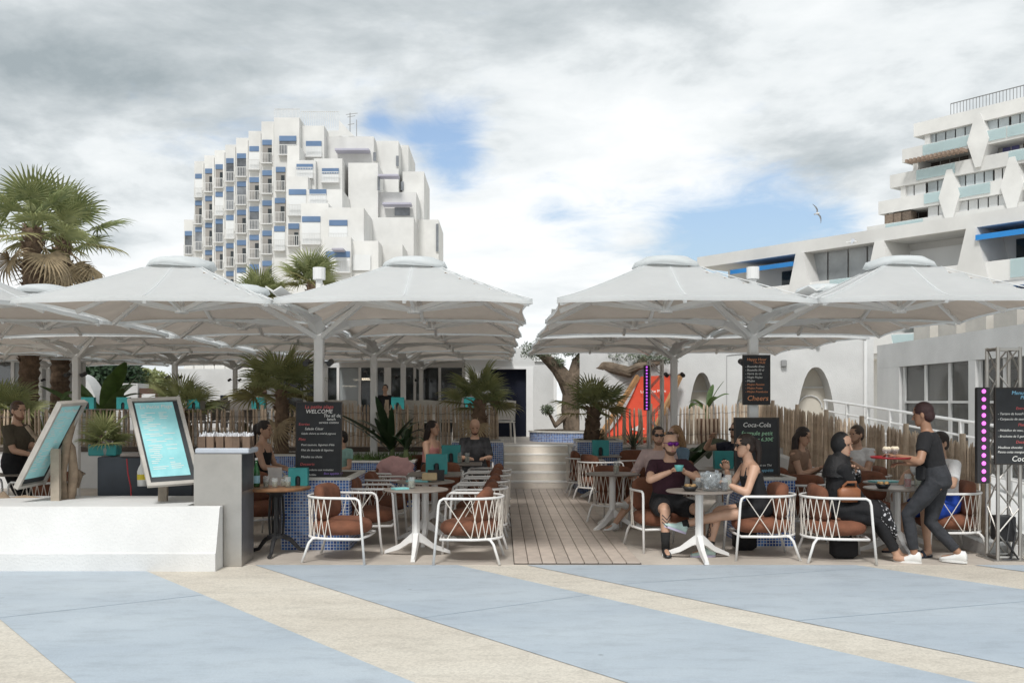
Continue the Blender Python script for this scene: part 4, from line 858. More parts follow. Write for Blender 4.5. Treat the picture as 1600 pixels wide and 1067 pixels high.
# woman in black headscarf, facing right
emb = mat('black and white embroidery', (.55,.55,.56), .9, .0, 40)
def emb_shader():
    nt = emb.node_tree; L = nt.links; b = nt.nodes['Principled BSDF']; tc = nt.nodes.new('ShaderNodeTexCoord'); v = nt.nodes.new('ShaderNodeTexVoronoi'); v.inputs['Scale'].default_value = 34; L.new(tc.outputs['Object'], v.inputs['Vector'])
    r = nt.nodes.new('ShaderNodeValToRGB'); e = r.color_ramp.elements; e[0].position = .33; e[0].color = (.5,.5,.52,1); e[1].position = .42; e[1].color = (.012,.012,.014,1); L.new(v.outputs['Distance'], r.inputs[0]); L.new(r.outputs[0], b.inputs['Base Color'])
emb_shader()
t, J = person('woman in black headscarf and embroidered dress resting chin on hand', (3.50,10.42,PZ), R(82), hp=.53, lean=.10, hands=((.06,-.34,.52),(.05,-.20,.945)), elbow=((-.6,0,-1),(.9,-.6,-.6)), feet=((-.1,-.60,.07),(.08,-.66,.07)), head=(R(-38),R(8)), skin='tan', shirt=blk, sleeve=1.75, pants=blk, leg=1.85, hair=('hijab',(.008,.008,.010)), build=1.0, vox=.010)
q = MB(); rg = []
for y, w, z0, z1 in ((.10,.17,.44,.62),(-.1,.19,.43,.63),(-.3,.20,.42,.645),(-.46,.20,.36,.63),(-.54,.20,.26,.55),(-.57,.19,.22,.40)): rg.append([V((w*math.cos(a), y, (z0+z1)/2+(z1-z0)/2*math.sin(a))) for a in [2*math.pi*j/18 for j in range(18)]])
q.loft(rg); sk_o = q.build('skirt', blk, t, True)
q = MB(); q.loft([[V((w*1.035*math.cos(a), y-.004, (z0+z1)/2+(z1-z0)/2*1.04*math.sin(a))) for a in [2*math.pi*j/18 for j in range(18)]] for y, w, z0, z1 in ((-.42,.20,.37,.635),(-.50,.20,.31,.59),(-.575,.195,.21,.42))], cap=False); q.build('embroidered_hem', emb, sk_o, True)
q = MB(); q.loft([[J['NB']+V((w*math.cos(a), -.005+dp*math.sin(a), z)) for a in [math.pi*1.2+math.pi*.6*j/8 for j in range(9)]] for z, w, dp in ((-.06,.14,.145),(-.2,.17,.155),(-.36,.16,.15))], cap=False); q.build('embroidered_yoke', emb, t)
for s in (-1,1): E, H = J['el'][s], J['ha'][s]; band(t, mixp(E,H,.55), mixp(E,H,.8), .058, .058, emb, 'embroidered_cuff')
# waitress carrying a red tray, seen from behind
jean = cloth('washed black denim', (.035,.037,.043), .3)
t, J = person('waitress in black tee and dark jeans carrying a red tray', (4.46,10.16,.0), R(238), hp=.86, lean=.20, side=.02, hands=((.12,-.30,1.02),(.27,-.34,1.10)), elbow=((-.7,.8,-.3),(.7,.5,-.8)), feet=((-.10,.20,.10),(.10,-.20,.085)), knee=((0,-1,.1),(0,-1,.1)), head=(R(-6),R(10)), skin='brown', shirt=blk, sleeve=.62, pants=jean, leg=1.86, hair=('short',(.035,.010,.010)), shoes=snk, extra={'sole':snk}, build=1.0, vox=.009, size=1.0)
MB().box((.17,-.13,.93), (.10,.09,.15), bev=.02).build('waist_pouch', blk, t)
hw = t.matrix_basis @ J['ha'][1]
tray = thing('serving_tray', 'round red tray with dessert glasses held by the waitress', 'tray', tuple(P(1392,716,hw.y-.02))); MB().lathe([(.02,0),(.19,0),(.205,.018),(.2,.02),(.185,.006),(.02,.006)], 30).build('tray_disc', mat('red tray', (.30,.015,.02), .4, .05, 5), tray, True)
for i, (dx, dy) in enumerate(((-.05,-.02),(.05,.03))):
    g = thing('dessert_glass', ('glass bowl of ice cream on the red tray','second glass bowl of pale dessert on the red tray')[i], 'dessert', tray.location+V((dx,dy,.008)))
    MB().lathe([(.03,0),(.008,.01),(.008,.03),(.04,.055),(.05,.085),(.046,.085),(.02,.04)], 16).build('bowl', mat('clear glass', (.55,.58,.58), .05, 0, alpha=.22), g, True)
    z = MB()
    for a in range(3): z.ell((.02*math.cos(a*2.1),.02*math.sin(a*2.1),.09), (.026,.026,.024), 10, 8)
    z.build('scoop', mat('ice cream', (.75,.66,.50), .7, .15, 20), g, True)
# man in blue shorts half hidden by the waitress
t, J = person('man in white tee and blue shorts hidden behind the waitress', (4.86,10.92,PZ), R(-70), hp=.53, lean=.06, hands=((-.36,-.30,.66),(.20,-.3,.95)), elbow=((-1,.1,0),(.6,0,-1)), feet=((-.18,-.46,.075),(.22,-.42,.075)), head=(0,0), skin='tan', shirt=wht, sleeve=.7, pants=cloth('royal blue', (.01,.06,.40)), leg=.75, hair=('short',(.03,.02,.015)), build=1.2, vox=.010)
for s in (-1,1):
    A, ft = J['an'][s]; q = MB(); q.loft([[A+ft*(.065+.13*math.cos(b))+ft.cross(V((0,0,1)))*.05*math.sin(b)+V((0,0,z)) for b in [2*math.pi*j/16 for j in range(16)]] for z in (-.075,-.05)]); sa = q.build('sandal', mat('navy sandal', (.01,.015,.03), .6, 0), t)
    MB().tube([A+ft*.10+V((.05,0,-.06)), A+ft*.10+V((0,0,-.005)), A+ft*.10+V((-.05,0,-.06))], .02, 8).build('strap', mat('navy sandal', ()), sa)
MB().bb(-.21,-.15,-.16,.02,.62,.98).build('green_stripe', cloth('green', (.01,.18,.10)), t)
# man in open pink shirt with sunglasses
t, J = person('man in open pink shirt and sunglasses with one ankle raised', (2.08,13.15,PZ), R(-22), hp=.53, lean=-.08, hands=((-.26,-.30,.70),(.24,-.30,.66)), feet=((-.42,-.62,.085),(-.30,-.55,.36)), head=(R(20),0), skin='tan', shirt=cloth('pale pink linen', (.55,.42,.40)), sleeve=1.6, pants=cloth('stone shorts', (.40,.33,.28)), leg=.8, hair=('short',(.03,.02,.015)), shoes=snk, extra={'glasses':(lens,False),'beard':mat('stubble', (.3,.17,.11), .9, .2, 60)}, build=1.05)
MB().loft([[J['NB']+V((w*math.cos(a), -.118-.01*math.sin(a)+off, z)) for a in [2*math.pi*j/12 for j in range(12)]] for z, w, off in ((-.03,.03,.03),(-.14,.055,-.005),(-.3,.05,-.01),(-.44,.045,-.005))]).build('undershirt', cloth('charcoal', (.03,.03,.035)), t)
person('blonde woman in denim shirt and sunglasses looking aside', (2.5,13.9,PZ), R(-62), hp=.53, lean=.1, hands=((-.1,-.34,.66),(.2,-.40,.74)), head=(0,R(-4)), skin='fair', shirt=cloth('denim', (.16,.25,.34)), sleeve=1.2, pants=wht, leg=1.8, hair=('long',(.36,.21,.10)), shoes=snk, extra={'glasses':(lens,False)}, build=.93)
person('bearded man in dark tee and sunglasses behind the teal box', (3.5,14.75,PZ), R(-30), hp=.56, lean=.0, hands=((-.32,-.2,1.12),(.2,-.3,.7)), head=(R(-30),0), skin='tan', shirt=cloth('navy', (.015,.017,.03)), pants=blk, leg=.8, hair=('short',(.10,.05,.03)), shoes=bshoe, extra={'glasses':(lens,False),'beard':mat('brown beard', (.2,.10,.06), .9, .3, 60)})
person('woman with tied dark hair looking down at her phone', (3.93,13.35,PZ), R(50), hp=.53, lean=.2, hands=((-.04,-.36,.78),(.05,-.36,.78)), head=(0,R(18)), skin='tan', shirt=cloth('taupe', (.25,.16,.11)), sleeve=.3, pants=blk, leg=1.8, hair=('long',(.025,.015,.012)), shoes=bshoe, build=.93)
person('man in white tee with hands clasped by the paling fence', (4.80,13.3,PZ), R(-42), hp=.55, lean=.15, hands=((-.03,-.33,.86),(.04,-.33,.86)), head=(R(-25),R(4)), skin='tan', shirt=wht, pants=blk, leg=.8, hair=('short',(.05,.03,.02)), shoes=bshoe, extra={'beard':mat('stubble', ())}, build=1.1)
person('bald man in striped shirt looking down at his table', (-.42,16.05,PZ), R(4), hp=.60, lean=.22, hands=((-.12,-.42,.77),(.14,-.42,.77)), head=(0,R(28)), skin='tan', shirt=cloth('dark stripe', (.06,.06,.065), .45), sleeve=.9, pants=blk, leg=1.8, hair=('bald',(.1,.1,.1)), shoes=bshoe, extra={'beard':mat('dark beard', ())}, build=1.15)
person('woman with dark curly hair and bare shoulders near the teal box', (-1.15,15.95,PZ), R(62), hp=.56, lean=.1, hands=((-.1,-.34,.72),(.1,-.34,.72)), head=(R(10),0), skin='tan', shirt=cloth('rose', (.5,.22,.2)), tank=True, pants=blk, leg=1.8, hair=('long',(.03,.017,.012)), build=.95)
person('woman in black sleeveless top with tied dark hair in profile', (-3.3,13.65,PZ), R(80), hp=.60, lean=.08, hands=((-.08,-.36,.74),(.1,-.36,.74)), head=(0,R(8)), skin='tan', shirt=blk, tank=True, pants=blk, leg=1.8, hair=('pony',(.02,.013,.01)), build=.93)
person('small child with dark hair peeking past the welcome blackboard', (-2.35,14.9,PZ), R(-35), hp=.62, size=.86, hands=((-.1,-.3,.75),(.1,-.3,.75)), head=(R(-40),0), skin='tan', shirt=cloth('mint tee', (.3,.5,.45)), pants=blk, leg=.8, hair=('short',(.02,.014,.01)), build=.85)
person('dark haired woman standing among flowers on the terrace', (GX(601,20.6),20.6,.79), R(30), size=.72, hp=.9, hands=((-.2,-.2,.95),(.2,-.2,.95)), feet=((-.1,0,.08),(.1,0,.08)), knee=((0,-1,0),(0,-1,0)), head=(R(-30),0), skin='tan', shirt=blk, sleeve=1.7, pants=blk, leg=1.85, hair=('bun',(.02,.013,.01)), shoes=bshoe, build=.92)
person('man in olive tee with close beard standing beside the menu stands', (-6.30,12.9,.006), R(78), hp=.86, lean=.06, hands=((-.06,-.33,.96),(.02,-.36,.98)), elbow=((-.5,.6,-.8),(.5,.6,-.8)), feet=((-.1,.05,.085),(.1,-.05,.085)), knee=((0,-1,0),(0,-1,0)), head=(R(-12),R(6)), skin='tan', shirt=cloth('olive', (.075,.062,.042)), sleeve=.75, pants=blk, leg=1.86, hair=('short',(.09,.045,.025)), shoes=bshoe, extra={'beard':mat('brown beard', ())}, size=1.0, build=1.08)
# ---------------- plants
leaf_g = mat('fan palm green', (.32,.33,.15), .55, .3, 5, col2=(.14,.18,.07)); leaf_y = mat('yellowing palm leaf', (.28,.26,.11), .6, .25, 5); leaf_d = mat('dry palm leaf', (.44,.34,.21), .8, .3, 6)
for m_ in (leaf_g, leaf_y): translucent(m_, .3)
trunk_m = mat('palm trunk fibre', (.20,.135,.09), .95, .3, 9, bump=.8, bscale=30); bark_m = mat('gnarled bark', (.19,.145,.105), .95, .35, 5, bump=1, bscale=18)
dark_leaf = mat('glossy dark leaf', (.035,.075,.03), .35, .25, 5); mid_leaf = mat('fresh green leaf', (.11,.19,.05), .45, .25, 5); translucent(mid_leaf, .3)
def frond_mesh(Rr, pet, seed, m, droop=1.0, nseg=24):
    r = random.Random(seed); q = MB(); q.tube([(0,0,0),(pet*.5,0,.05*pet),(pet,0,0)], [.016*Rr/.5,.011*Rr/.5,.007*Rr/.5], 5)
    for k in range(nseg):
        th = R(-112+224*k/(nseg-1)); L = Rr*(1-.22*abs(th)/2)*r.uniform(.9,1.05); c, s = math.cos(th), math.sin(th); dr = droop*r.uniform(.6,1.4); w = Rr*.066
        rows = []
        for u, ww, dz in ((.03,.15,0),(.5,1,.015),(.72,.62,.08),(.9,.3,.2),(1,.04,.34)):
            p = V((pet+c*L*u*(1-.1*dz*dr), s*L*u*(1-.1*dz*dr), -dz*L*dr*.75+.06*Rr*(abs(s)*u))); t_ = V((-s,c,0))*w*ww*.5; zf = V((0,0,w*ww*.22))
            rows.append([p-t_-zf, p+zf, p+t_-zf])
        q.grid(rows)
    return q.mesh('frond', m)
FR = {}
def fronds(kind, Rr, pet, m, droop):
    key = (kind, Rr, pet)
    if key not in FR: FR[key] = [frond_mesh(Rr, pet, i, m, droop) for i in range(3)]
    return FR[key]
def palm(label, base, h, tr, Rr, pet, n, dead=0, lean=(0,0), seed=1, low=-20, up=80, name='fan_palm'):
    r = random.Random(seed); t = thing(name, label, 'palm', base); top = V((lean[0], lean[1], h)); q = MB(); N = max(6, int(h/.09)); pts, rad = [], []
    for i in range(N+1):
        u = i/N; pts.append(top*u+V((r.uniform(-1,1),r.uniform(-1,1),0))*tr*.06); rad.append(tr*(1.15-.25*u)*(1.08 if i % 2 else .94)*r.uniform(.95,1.06))
    q.tube(pts, rad, 12)
    for i in range(int(h*34)):
        u = r.uniform(.35 if h > 2 else .1, 1); a = r.uniform(0,6.28); c = top*u; d = V((math.cos(a), math.sin(a), 0)); rr = tr*1.0; sd = V((-d.y,d.x,0))*tr*.28
        q.add([c+d*rr*.8-sd, c+d*rr*.8+sd, c+d*rr*1.45+V((0,0,tr*.75))+sd*.3, c+d*rr*1.45+V((0,0,tr*.75))-sd*.3, c+d*rr*.7+V((0,0,tr*.5))], [(0,1,2,3),(1,4,2),(0,3,4),(3,2,4)])
    q.build('trunk', trunk_m, t)
    for i in range(n+dead):
        de = i >= n; u = (i+.5)/n if not de else 0
        elv = R(up+(low-up)*u**.9) if not de else R(r.uniform(-78,-35)); az = i*2.399+r.uniform(-.25,.25)
        m = leaf_d if de else (leaf_y if u > .8 and dead else leaf_g)
        me = r.choice(fronds(m.name, Rr, pet, m, 1.9 if de else 1.0)); o = link('frond' if not de else 'dry_frond', me, t, top+V((0,0,-.05-(.25*r.random()*Rr/.7 if de else .1*u))))
        o.rotation_mode = 'XYZ'; o.rotation_euler = (r.uniform(-.5,.5), -elv, az); s = r.uniform(.85,1.1); o.scale = (s,s,s)
    return t
def on(px, py, Y): p = P(px, py, Y); return p
palm('tall shaggy fan palm, left of its pair, above the parasols', (GX(42,23), 23, .78), 4.9, .2, .85, .75, 17, 5, (.15,0), 3)
palm('tall shaggy fan palm, right of its pair, dry skirt hanging', (GX(92,25), 25, .78), 5.0, .2, .9, .85, 16, 6, (.1,0), 8)
palm('palm crown rising between parasols in front of the tower, larger one', (GX(487,31), 31, .78), 4.6, .16, .8, .5, 18, 5, (0,0), 5, low=10)
palm('palm crown rising between parasols in front of the tower, smaller one', (GX(408,31), 31, .78), 4.1, .16, .75, .45, 14, 4, (0,0), 6, low=15)
palm('fan palm in the planter left of the steps', (GX(748,18.5), 18.5, .92), .78, .12, .52, .36, 15, 1, (.02,0), 11, low=-5)
palm('bright fan palm in the planter right of the steps', (GX(924,18.4), 18.4, .94), .62, .13, .52, .34, 13, 1, (.05,0), 12, low=0)
palm('fan palm with dark fronds beside the front mast', (-3.72, 16.9, .77), 1.1, .11, .60, .42, 15, 2, (0,0), 13, low=-10)
palm('fan palm behind the terrace fence with wide dark fronds', (GX(286,20.3), 20.3, .783), .75, .1, .55, .4, 13, 1, (0,0), 14, low=-10)
palm('small fan palm at the left edge behind the olive shirted man', (GX(8,20.5), 20.5, .783), .7, .1, .6, .4, 13, 1, (0,0), 15, low=-10)
def spiky(label, base, n, L, w, m, seed, name='yucca', up=.2):
    r = random.Random(seed); t = thing(name, label, 'plant', base); q = MB()
    for i in range(n):
        a = i*2.399; el = R(85-75*(i/n)**.8+r.uniform(-6,6)); d = V((math.cos(a)*math.cos(el), math.sin(a)*math.cos(el), math.sin(el))); sd = V((-math.sin(a),math.cos(a),0)); l = L*r.uniform(.8,1.1); rows = []
        for u, ww in ((0,.7),(.4,1),(.75,.6),(1,.05)): p = d*l*u-V((0,0,.22*l*u*u*(1-math.sin(el)))); rows.append([p-sd*w*ww*.5, p+V((0,0,-w*.15*ww)), p+sd*w*ww*.5])
        q.grid(rows)
    q.build('leaf_rosette', m, t); MB().tube([(0,0,-.02),(0,0,.12)], [.05,.035], 8).build('stem', trunk_m, t); return t
spiky('grey green spiky yucca beside the planter right of the steps', (GX(990,18.9), 18.9, .775), 60, .5, .022, mat('yucca grey green', (.17,.21,.12), .6, .25, 6), 2)
spiky('spiky yucca behind the terrace fence near the blackboard', (GX(640,20.6), 20.6, .783), 44, .75, .03, leaf_g, 3); spiky('thin dry grass tuft at the terrace edge behind the curly haired woman', (GX(680,18.8), 18.8, .6), 40, .42, .014, leaf_y, 4, 'grass_tuft')
spiky('spiky yucca behind the terrace fence beside the grey chairs', (GX(385,20.9), 20.9, .783), 44, .7, .026, leaf_y, 5); spiky('spiky yucca clump beside the old palm trunk', (GX(72,21), 21, .783), 60, .9, .03, leaf_g, 6); spiky('yellowish tufted plant at the left edge of the terrace', (GX(14,20), 20, .783), 50, .7, .025, leaf_y, 7, 'grass_tuft')
def leaf_mesh(L, W, bend, m, name='leaf', n=8, fold=.25):
    q = MB(); rows = []
    for i in range(n+1):
        u = i/n; w = W*math.sin(math.pi*min(1, u*.93+.05))**.7*.5; p = V((L*u*math.cos(bend*u*.7), 0, L*u*.9*math.sin(1.15-bend*u))); rows.append([p+V((0,-w,w*fold)), p, p+V((0,w,w*fold))])
    return q.grid(rows).mesh(name, m, True)
def broad(label, base, n, L, W, m, seed, name, spread=.5, stem=.3):
    r = random.Random(seed); t = thing(name, label, 'plant', base); ms = [leaf_mesh(L, W, b, m) for b in (.3,.7,1.0)]
    MB().tube([(0,0,-.03),(0,0,stem)], [.05,.03], 8).build('stem', mat('green stem', (.12,.16,.06), .6, .2, 6), t)
    for i in range(n):
        o = link('leaf', r.choice(ms), t, (0,0,stem*r.uniform(.3,1))); o.rotation_euler = (r.uniform(-.3,.3), -r.uniform(-.1,.45)*(1/spread)*.5, i*2.399+r.uniform(-.3,.3)); s = r.uniform(.75,1.1); o.scale = (s,s,s)
    return t
broad('banana plant with upright pale leaves behind the ramp fence', (GX(1105,20.9), 20.9, 1.3), 6, .62, .17, mid_leaf, 3, 'banana_plant'); tag(MB().lathe([(.02,.0),(.2,.0),(.26,.5),(.24,.52),(.02,.5)], 20).build('plant_pot', mat('brown slatted pot', (.16,.09,.06), .8, .2, 12)), 'brown round pot holding the banana plant', 'pot').location = (GX(1105,20.9), 20.9, .783)
broad('large leaved dark plant at the mast before the red deckchair', (GX(1068,16.4), 16.4, .3), 9, .95, .36, dark_leaf, 4, 'bird_of_paradise'); tag(MB().lathe([(.02,0),(.2,0),(.26,.36),(.24,.37),(.02,.33)], 20).build('plant_pot', mat('grey pot', (.3,.3,.3), .8, .1, 6)), 'round grey pot under the large leaved dark plant', 'pot').location = (GX(1068,16.4), 16.4, .006)
broad('flowering bird of paradise in the planter at the second mast', (-1.75, 16.1, .70), 16, .85, .14, dark_leaf, 5, 'flowering_plant', .6); broad('leafy plant at the right end of the second mast planter', (-1.5, 15.8, .70), 12, .4, .12, dark_leaf, 6, 'leafy_plant', .4)
broad('tall yellow green banana plant behind the menu stand', (GX(160,24), 24, .783), 12, 1.35, .36, mid_leaf, 7, 'banana_plant', .7, .7)
r = random.Random(5); q = MB()
for i in range(900): x, y = r.uniform(-2.5,-1.4), r.uniform(15.65,17.25); a = r.uniform(0,6.3); h = r.uniform(.05,.16); q.add([(x,y,.70),(x+.015*math.cos(a),y+.015*math.sin(a),.70),(x+.05*math.cos(a+1),y+.05*math.sin(a+1),.70+h)], [(0,1,2)])
o = tag(q.build('ground_cover', mid_leaf), 'low green ground cover in the second mast planter', 'ground cover'); o['kind'] = 'stuff'
# potted cycad in a teal pot behind the dark counter
palm('dark cycad in a teal pot on the dark counter', (-4.55, 11.45, 1.16), .14, .05, .30, .10, 11, 0, (0,0), 21, low=5, name='potted_palm'); tag(MB().bb(-.16,.16,-.09,.09,0,.13,bev=.01).build('plant_pot', teal), 'teal rectangular pot of the dark cycad', 'pot').location = (-4.55, 11.45, 1.035)
# olive tree
def olive():
    t = thing('olive_tree', 'gnarled olive tree with thick twisted trunk and clipped foliage', 'tree', (GX(895,22.3), 22.3, .98)); b = V(t.location); q = MB(); r = random.Random(4)
    def pth(l): return [P(x, y, Y)-b for x, y, Y in l]
    q.tube(pth([(908,694,22.3),(898,668,22.3),(893,640,22.35),(896,615,22.3),(888,590,22.3)]), [.36,.27,.23,.25,.24], 14); q.tube(pth([(890,600,22.3),(872,575,22.2),(852,558,22.1),(835,545,22)]), [.2,.15,.11,.07], 10)
    q.tube(pth([(892,600,22.3),(915,582,22.2),(945,572,22.1),(985,582,21.9),(1010,560,21.9)]), [.2,.16,.14,.13,.07], 10); q.tube(pth([(895,592,22.3),(902,565,22.4),(925,540,22.4)]), [.17,.12,.07], 10); q.tube(pth([(980,580,21.9),(1000,572,21.7),(1035,566,21.6)]), [.1,.08,.04], 8); q.tube(pth([(893,640,22.3),(868,665,22.1),(855,640,22.1)]), [.1,.06,.03], 8)
    for v in q.v: n = NZ.noise(v*4.5)*.05; v.x += n; v.y += n*.6
    q.build('trunk', bark_m, t)
    L = MB()
    for x, y, Y, rx, rz_, n in ((838,548,22,.42,.22,420),(870,566,22.1,.2,.13,200),(925,560,22.4,.45,.2,520),(965,556,22.2,.4,.18,420),(1010,556,21.9,.45,.2,420),(855,640,22.1,.16,.12,200),(885,545,22.3,.4,.18,400),(1045,560,21.6,.25,.12,180)):
        c = P(x,y,Y)-b
        for i in range(n):
            d = V((r.gauss(0,1), r.gauss(0,1), r.gauss(0,1))).normalized()*r.random()**.4; p = c+V((d.x*rx, d.y*rx*.8, d.z*rz_)); a = V((r.gauss(0,1), r.gauss(0,1), r.gauss(0,.7))).normalized()*.055; s = a.orthogonal().normalized()*.012
            L.add([p-a, p+s, p+a, p-s], [(0,1,2,3)])
    L.build('crown', mat('olive foliage', (.10,.125,.07), .6, .4, 3, col2=(.04,.055,.03)), t)
olive()
def bushy(label, c, rx, rz_, n, m, seed):
    t = thing('background_tree', label, 'tree', (c.x, c.y, .78)); r = random.Random(seed); L = MB(); cz = c.z-.78
    MB().tube([(0,0,0),(.05,0,cz*.6),(0,0,cz)], [.12,.09,.05], 8).build('trunk', bark_m, t)
    for i in range(n):
        d = V((r.gauss(0,1), r.gauss(0,1), r.gauss(0,1))).normalized()*r.random()**.35; k = 1+.3*NZ.noise(d*2+V((seed,0,0))); p = V((d.x*rx*k, d.y*rx*k, cz+d.z*rz_*k)); a = V((r.gauss(0,1), r.gauss(0,1), r.gauss(0,1))).normalized()*.11; s = a.orthogonal().normalized()*.05; L.add([p-a, p+s, p+a, p-s], [(0,1,2,3)])
    L.build('crown', m, t)
bushy('dense dark green tree behind the banana plant', P(175,590,33), 1.1, .7, 2600, dark_leaf, 3); bushy('rounded green tree behind the white kiosk', P(225,600,34), .9, .5, 1800, leaf_g, 4)
# ---------------- signs and small things
chalk = mat('white chalk', (.75,.75,.72), .9, 0); chalk_r = mat('red chalk', (.55,.12,.12), .9, 0); chalk_o = mat('orange chalk', (.70,.30,.15), .9, 0); chalk_v = mat('violet chalk', (.30,.18,.55), .9, 0); chalk_b = mat('blue chalk', (.25,.55,.75), .9, 0); chalk_g = mat('green chalk', (.35,.62,.40), .9, 0)
slate = mat('blackboard slate', (.022,.024,.027), .7, .25, 6); wood_d = mat('dark board frame', (.035,.028,.024), .6, .2, 8)
def board(name, label, px0, py0, px1, py1, Y, lines, tilt=.06, frame=.012, bg=slate):
    a, b = P(px0, py0, Y), P(px1, py1, Y); w, h = b.x-a.x, a.z-b.z
    t = thing(name, label, 'blackboard', ((a.x+b.x)/2, Y, b.z)); t.rotation_euler[0] = -tilt
    MB().bb(-w/2, w/2, 0, .02, 0, h).build('panel', bg, t); q = MB()
    for x0, x1, z0, z1 in ((-w/2-frame,w/2+frame,-frame,0),(-w/2-frame,w/2+frame,h,h+frame),(-w/2-frame,-w/2,0,h),(w/2,w/2+frame,0,h)): q.bb(x0,x1,-.006,.024,z0,z1)
    q.build('frame', wood_d, t)
    for s, sz, u, v, m, al in lines: text(s, sz, m, t, (-w/2+u*w, -.003, h*(1-v)), align=al, shear=.18)
    return t
Lf, Ct = 'LEFT', 'CENTER'
board('blackboard', 'tall chalk blackboard reading welcome on the mosaic planter', 463, 629, 532, 747, 11.12, [('La petite plage',.055,.5,.075,chalk_r,Ct),('WELCOME',.062,.5,.14,chalk,Ct),('The all day',.048,.60,.19,chalk,Lf),('lunch',.045,.68,.235,chalk,Lf),('service continu',.036,.50,.275,chalk,Lf),('Entrées',.04,.04,.30,chalk_r,Lf),('Salade César',.04,.18,.36,chalk,Lf),('Salade chèvre au miel & pignons',.03,.10,.42,chalk,Lf),('Plats',.042,.04,.50,chalk_r,Lf),('Pavé saumon, légumes d\'été',.033,.10,.57,chalk,Lf),('Filet de daurade & légumes',.033,.10,.64,chalk,Lf),('Moules au choix',.036,.10,.73,chalk,Lf),('Desserts',.045,.08,.83,chalk_r,Lf),('Tarte fondante aux noisettes',.032,.08,.90,chalk,Lf),('Crème brûlée',.032,.08,.965,chalk,Lf),('Bon appétit !!!',.036,.62,.95,chalk_v,Lf)], tilt=.05)
board('blackboard', 'small happy hour blackboard hanging on the front right mast', 1162, 556, 1202, 631, 11.62, [('Happy Hour',.045,.5,.10,chalk_o,Ct),('17h-19h30',.032,.6,.16,chalk_o,Ct)]+[(s,.034,.06,.24+.075*i,chalk if i < 5 else chalk_o,Lf) for i, s in enumerate(('- Bouteille d\'eau','- Bouteille 50 cl','- Verre de vin','- Virgin Mojito','- Mojito','- Mojito Passion','- Mojito Fraise','- Mojito Framboise'))]+[('Cheers',.085,.12,.93,chalk_o,Lf)], tilt=0)
board('blackboard', 'breakfast formula chalkboard with soda logo on mosaic planter', 1151, 655, 1216, 740, 11.5, [('Coca-Cola',.075,.5,.14,chalk,Ct),('formule petit',.068,.5,.29,chalk_g,Ct),('déjeuner 6,30€',.060,.5,.40,chalk_g,Ct),('- Croissant',.036,.1,.56,chalk,Lf),('- Tartine',.036,.1,.63,chalk,Lf),('- Yaourt',.036,.1,.71,chalk,Lf),('- Jus d\'orange',.036,.1,.79,chalk,Lf),('- Café, Chocolat ou Thé',.036,.1,.86,chalk,Lf),('bon appétit',.05,.4,.96,chalk_b,Lf)], tilt=.06, frame=.022)
board('blackboard', 'menu chalkboard mounted on the lighting truss', 1556, 607, 1625, 724, 10.25, [('Menu',.055,.35,.08,chalk_b,Lf),('Plage',.05,.55,.14,chalk_b,Lf),('Entrée',.042,.45,.28,chalk_r,Lf),('- Tartare de boeuf frais',.034,.04,.35,chalk,Lf),('- Carpaccio de saumon',.034,.04,.42,chalk,Lf),('Plat',.042,.5,.50,chalk_r,Lf),('- Médaillon de veau, pomme',.032,.04,.57,chalk,Lf),('- Brochette de 5 gambas',.032,.04,.65,chalk,Lf),('Dessert',.042,.45,.73,chalk_r,Lf),('Moelleux chocolat',.034,.04,.80,chalk,Lf),('Panna cotta mangue',.034,.04,.86,chalk,Lf),('Coca-Cola',.08,.35,.97,chalk,Lf)], tilt=0)
# lighting trusses with magenta LED bars
def truss(label, x, y, z0, z1, w=.23):
    t = thing('lighting_truss', label, 'truss', (x, y, z0)); h = z1-z0
    for sx in (-1,1):
        for sy in (-1,1): MB().tube([(sx*w/2,sy*w/2,0),(sx*w/2,sy*w/2,h)], .02, 8).build('chord', steel, t)
    q = MB(); n = int(h/.25)
    for k in range(n):
        za, zb = h*k/n, h*(k+1)/n; s = 1 if k % 2 else -1
        q.tube([(-s*w/2,-w/2,za),(s*w/2,-w/2,zb)], .009, 5); q.tube([(-s*w/2,w/2,za),(s*w/2,w/2,zb)], .009, 5); q.tube([(-w/2,-s*w/2,za),(-w/2,s*w/2,zb)], .009, 5); q.tube([(w/2,-s*w/2,za),(w/2,s*w/2,zb)], .009, 5)
    for z in (0.03, h-.02):
        for s in (-1,1): q.tube([(-w/2,s*w/2,z),(w/2,s*w/2,z)], .018, 6); q.tube([(s*w/2,-w/2,z),(s*w/2,w/2,z)], .018, 6)
    q.build('bracing', steel, t); MB().bb(-w/2-.08,w/2+.08,-w/2-.08,w/2+.08,0,.012).build('base_plate', steel, t)
truss('tall aluminium lighting truss carrying the menu chalkboard', 5.28, 10.45, .006, 2.22, .23); truss('aluminium lighting truss in front of the red deckchair', GX(1024,18.2), 18.2, .006, 2.42, .24)
led = mat('magenta led lens', (.5,.1,.5), .4, 0, emit=(.85,.14,.8,1.0)); led_d = mat('glowing violet lens', (.25,.08,.32), .3, 0, emit=(.5,.1,.7,.8))  # violet lenses carry an emissive glow as well, slightly dimmer
def ledbar(label, px0, py0, px1, py1, Y, n, m):
    a, b = P(px0,py0,Y), P(px1,py1,Y); w, h = abs(b.x-a.x), a.z-b.z; t = thing('led_bar', label, 'stage light', ((a.x+b.x)/2, Y, b.z))
    MB().bb(-w/2,w/2,0,.06,0,h,bev=.008).build('housing', dark_plastic, t)
    for k in range(n): MB().ell((0,-.004,h*(k+.5)/n), (w*.17,.012,w*.17), 12, 6).build('lens', m, t)
ledbar('vertical LED bar with glowing magenta lamps on the near truss', 1527, 605, 1547, 755, 10.25, 12, led); ledbar('vertical LED bar with dim violet lamps before the red deckchair', 1006, 571, 1015, 641, 18.0, 14, led_d)
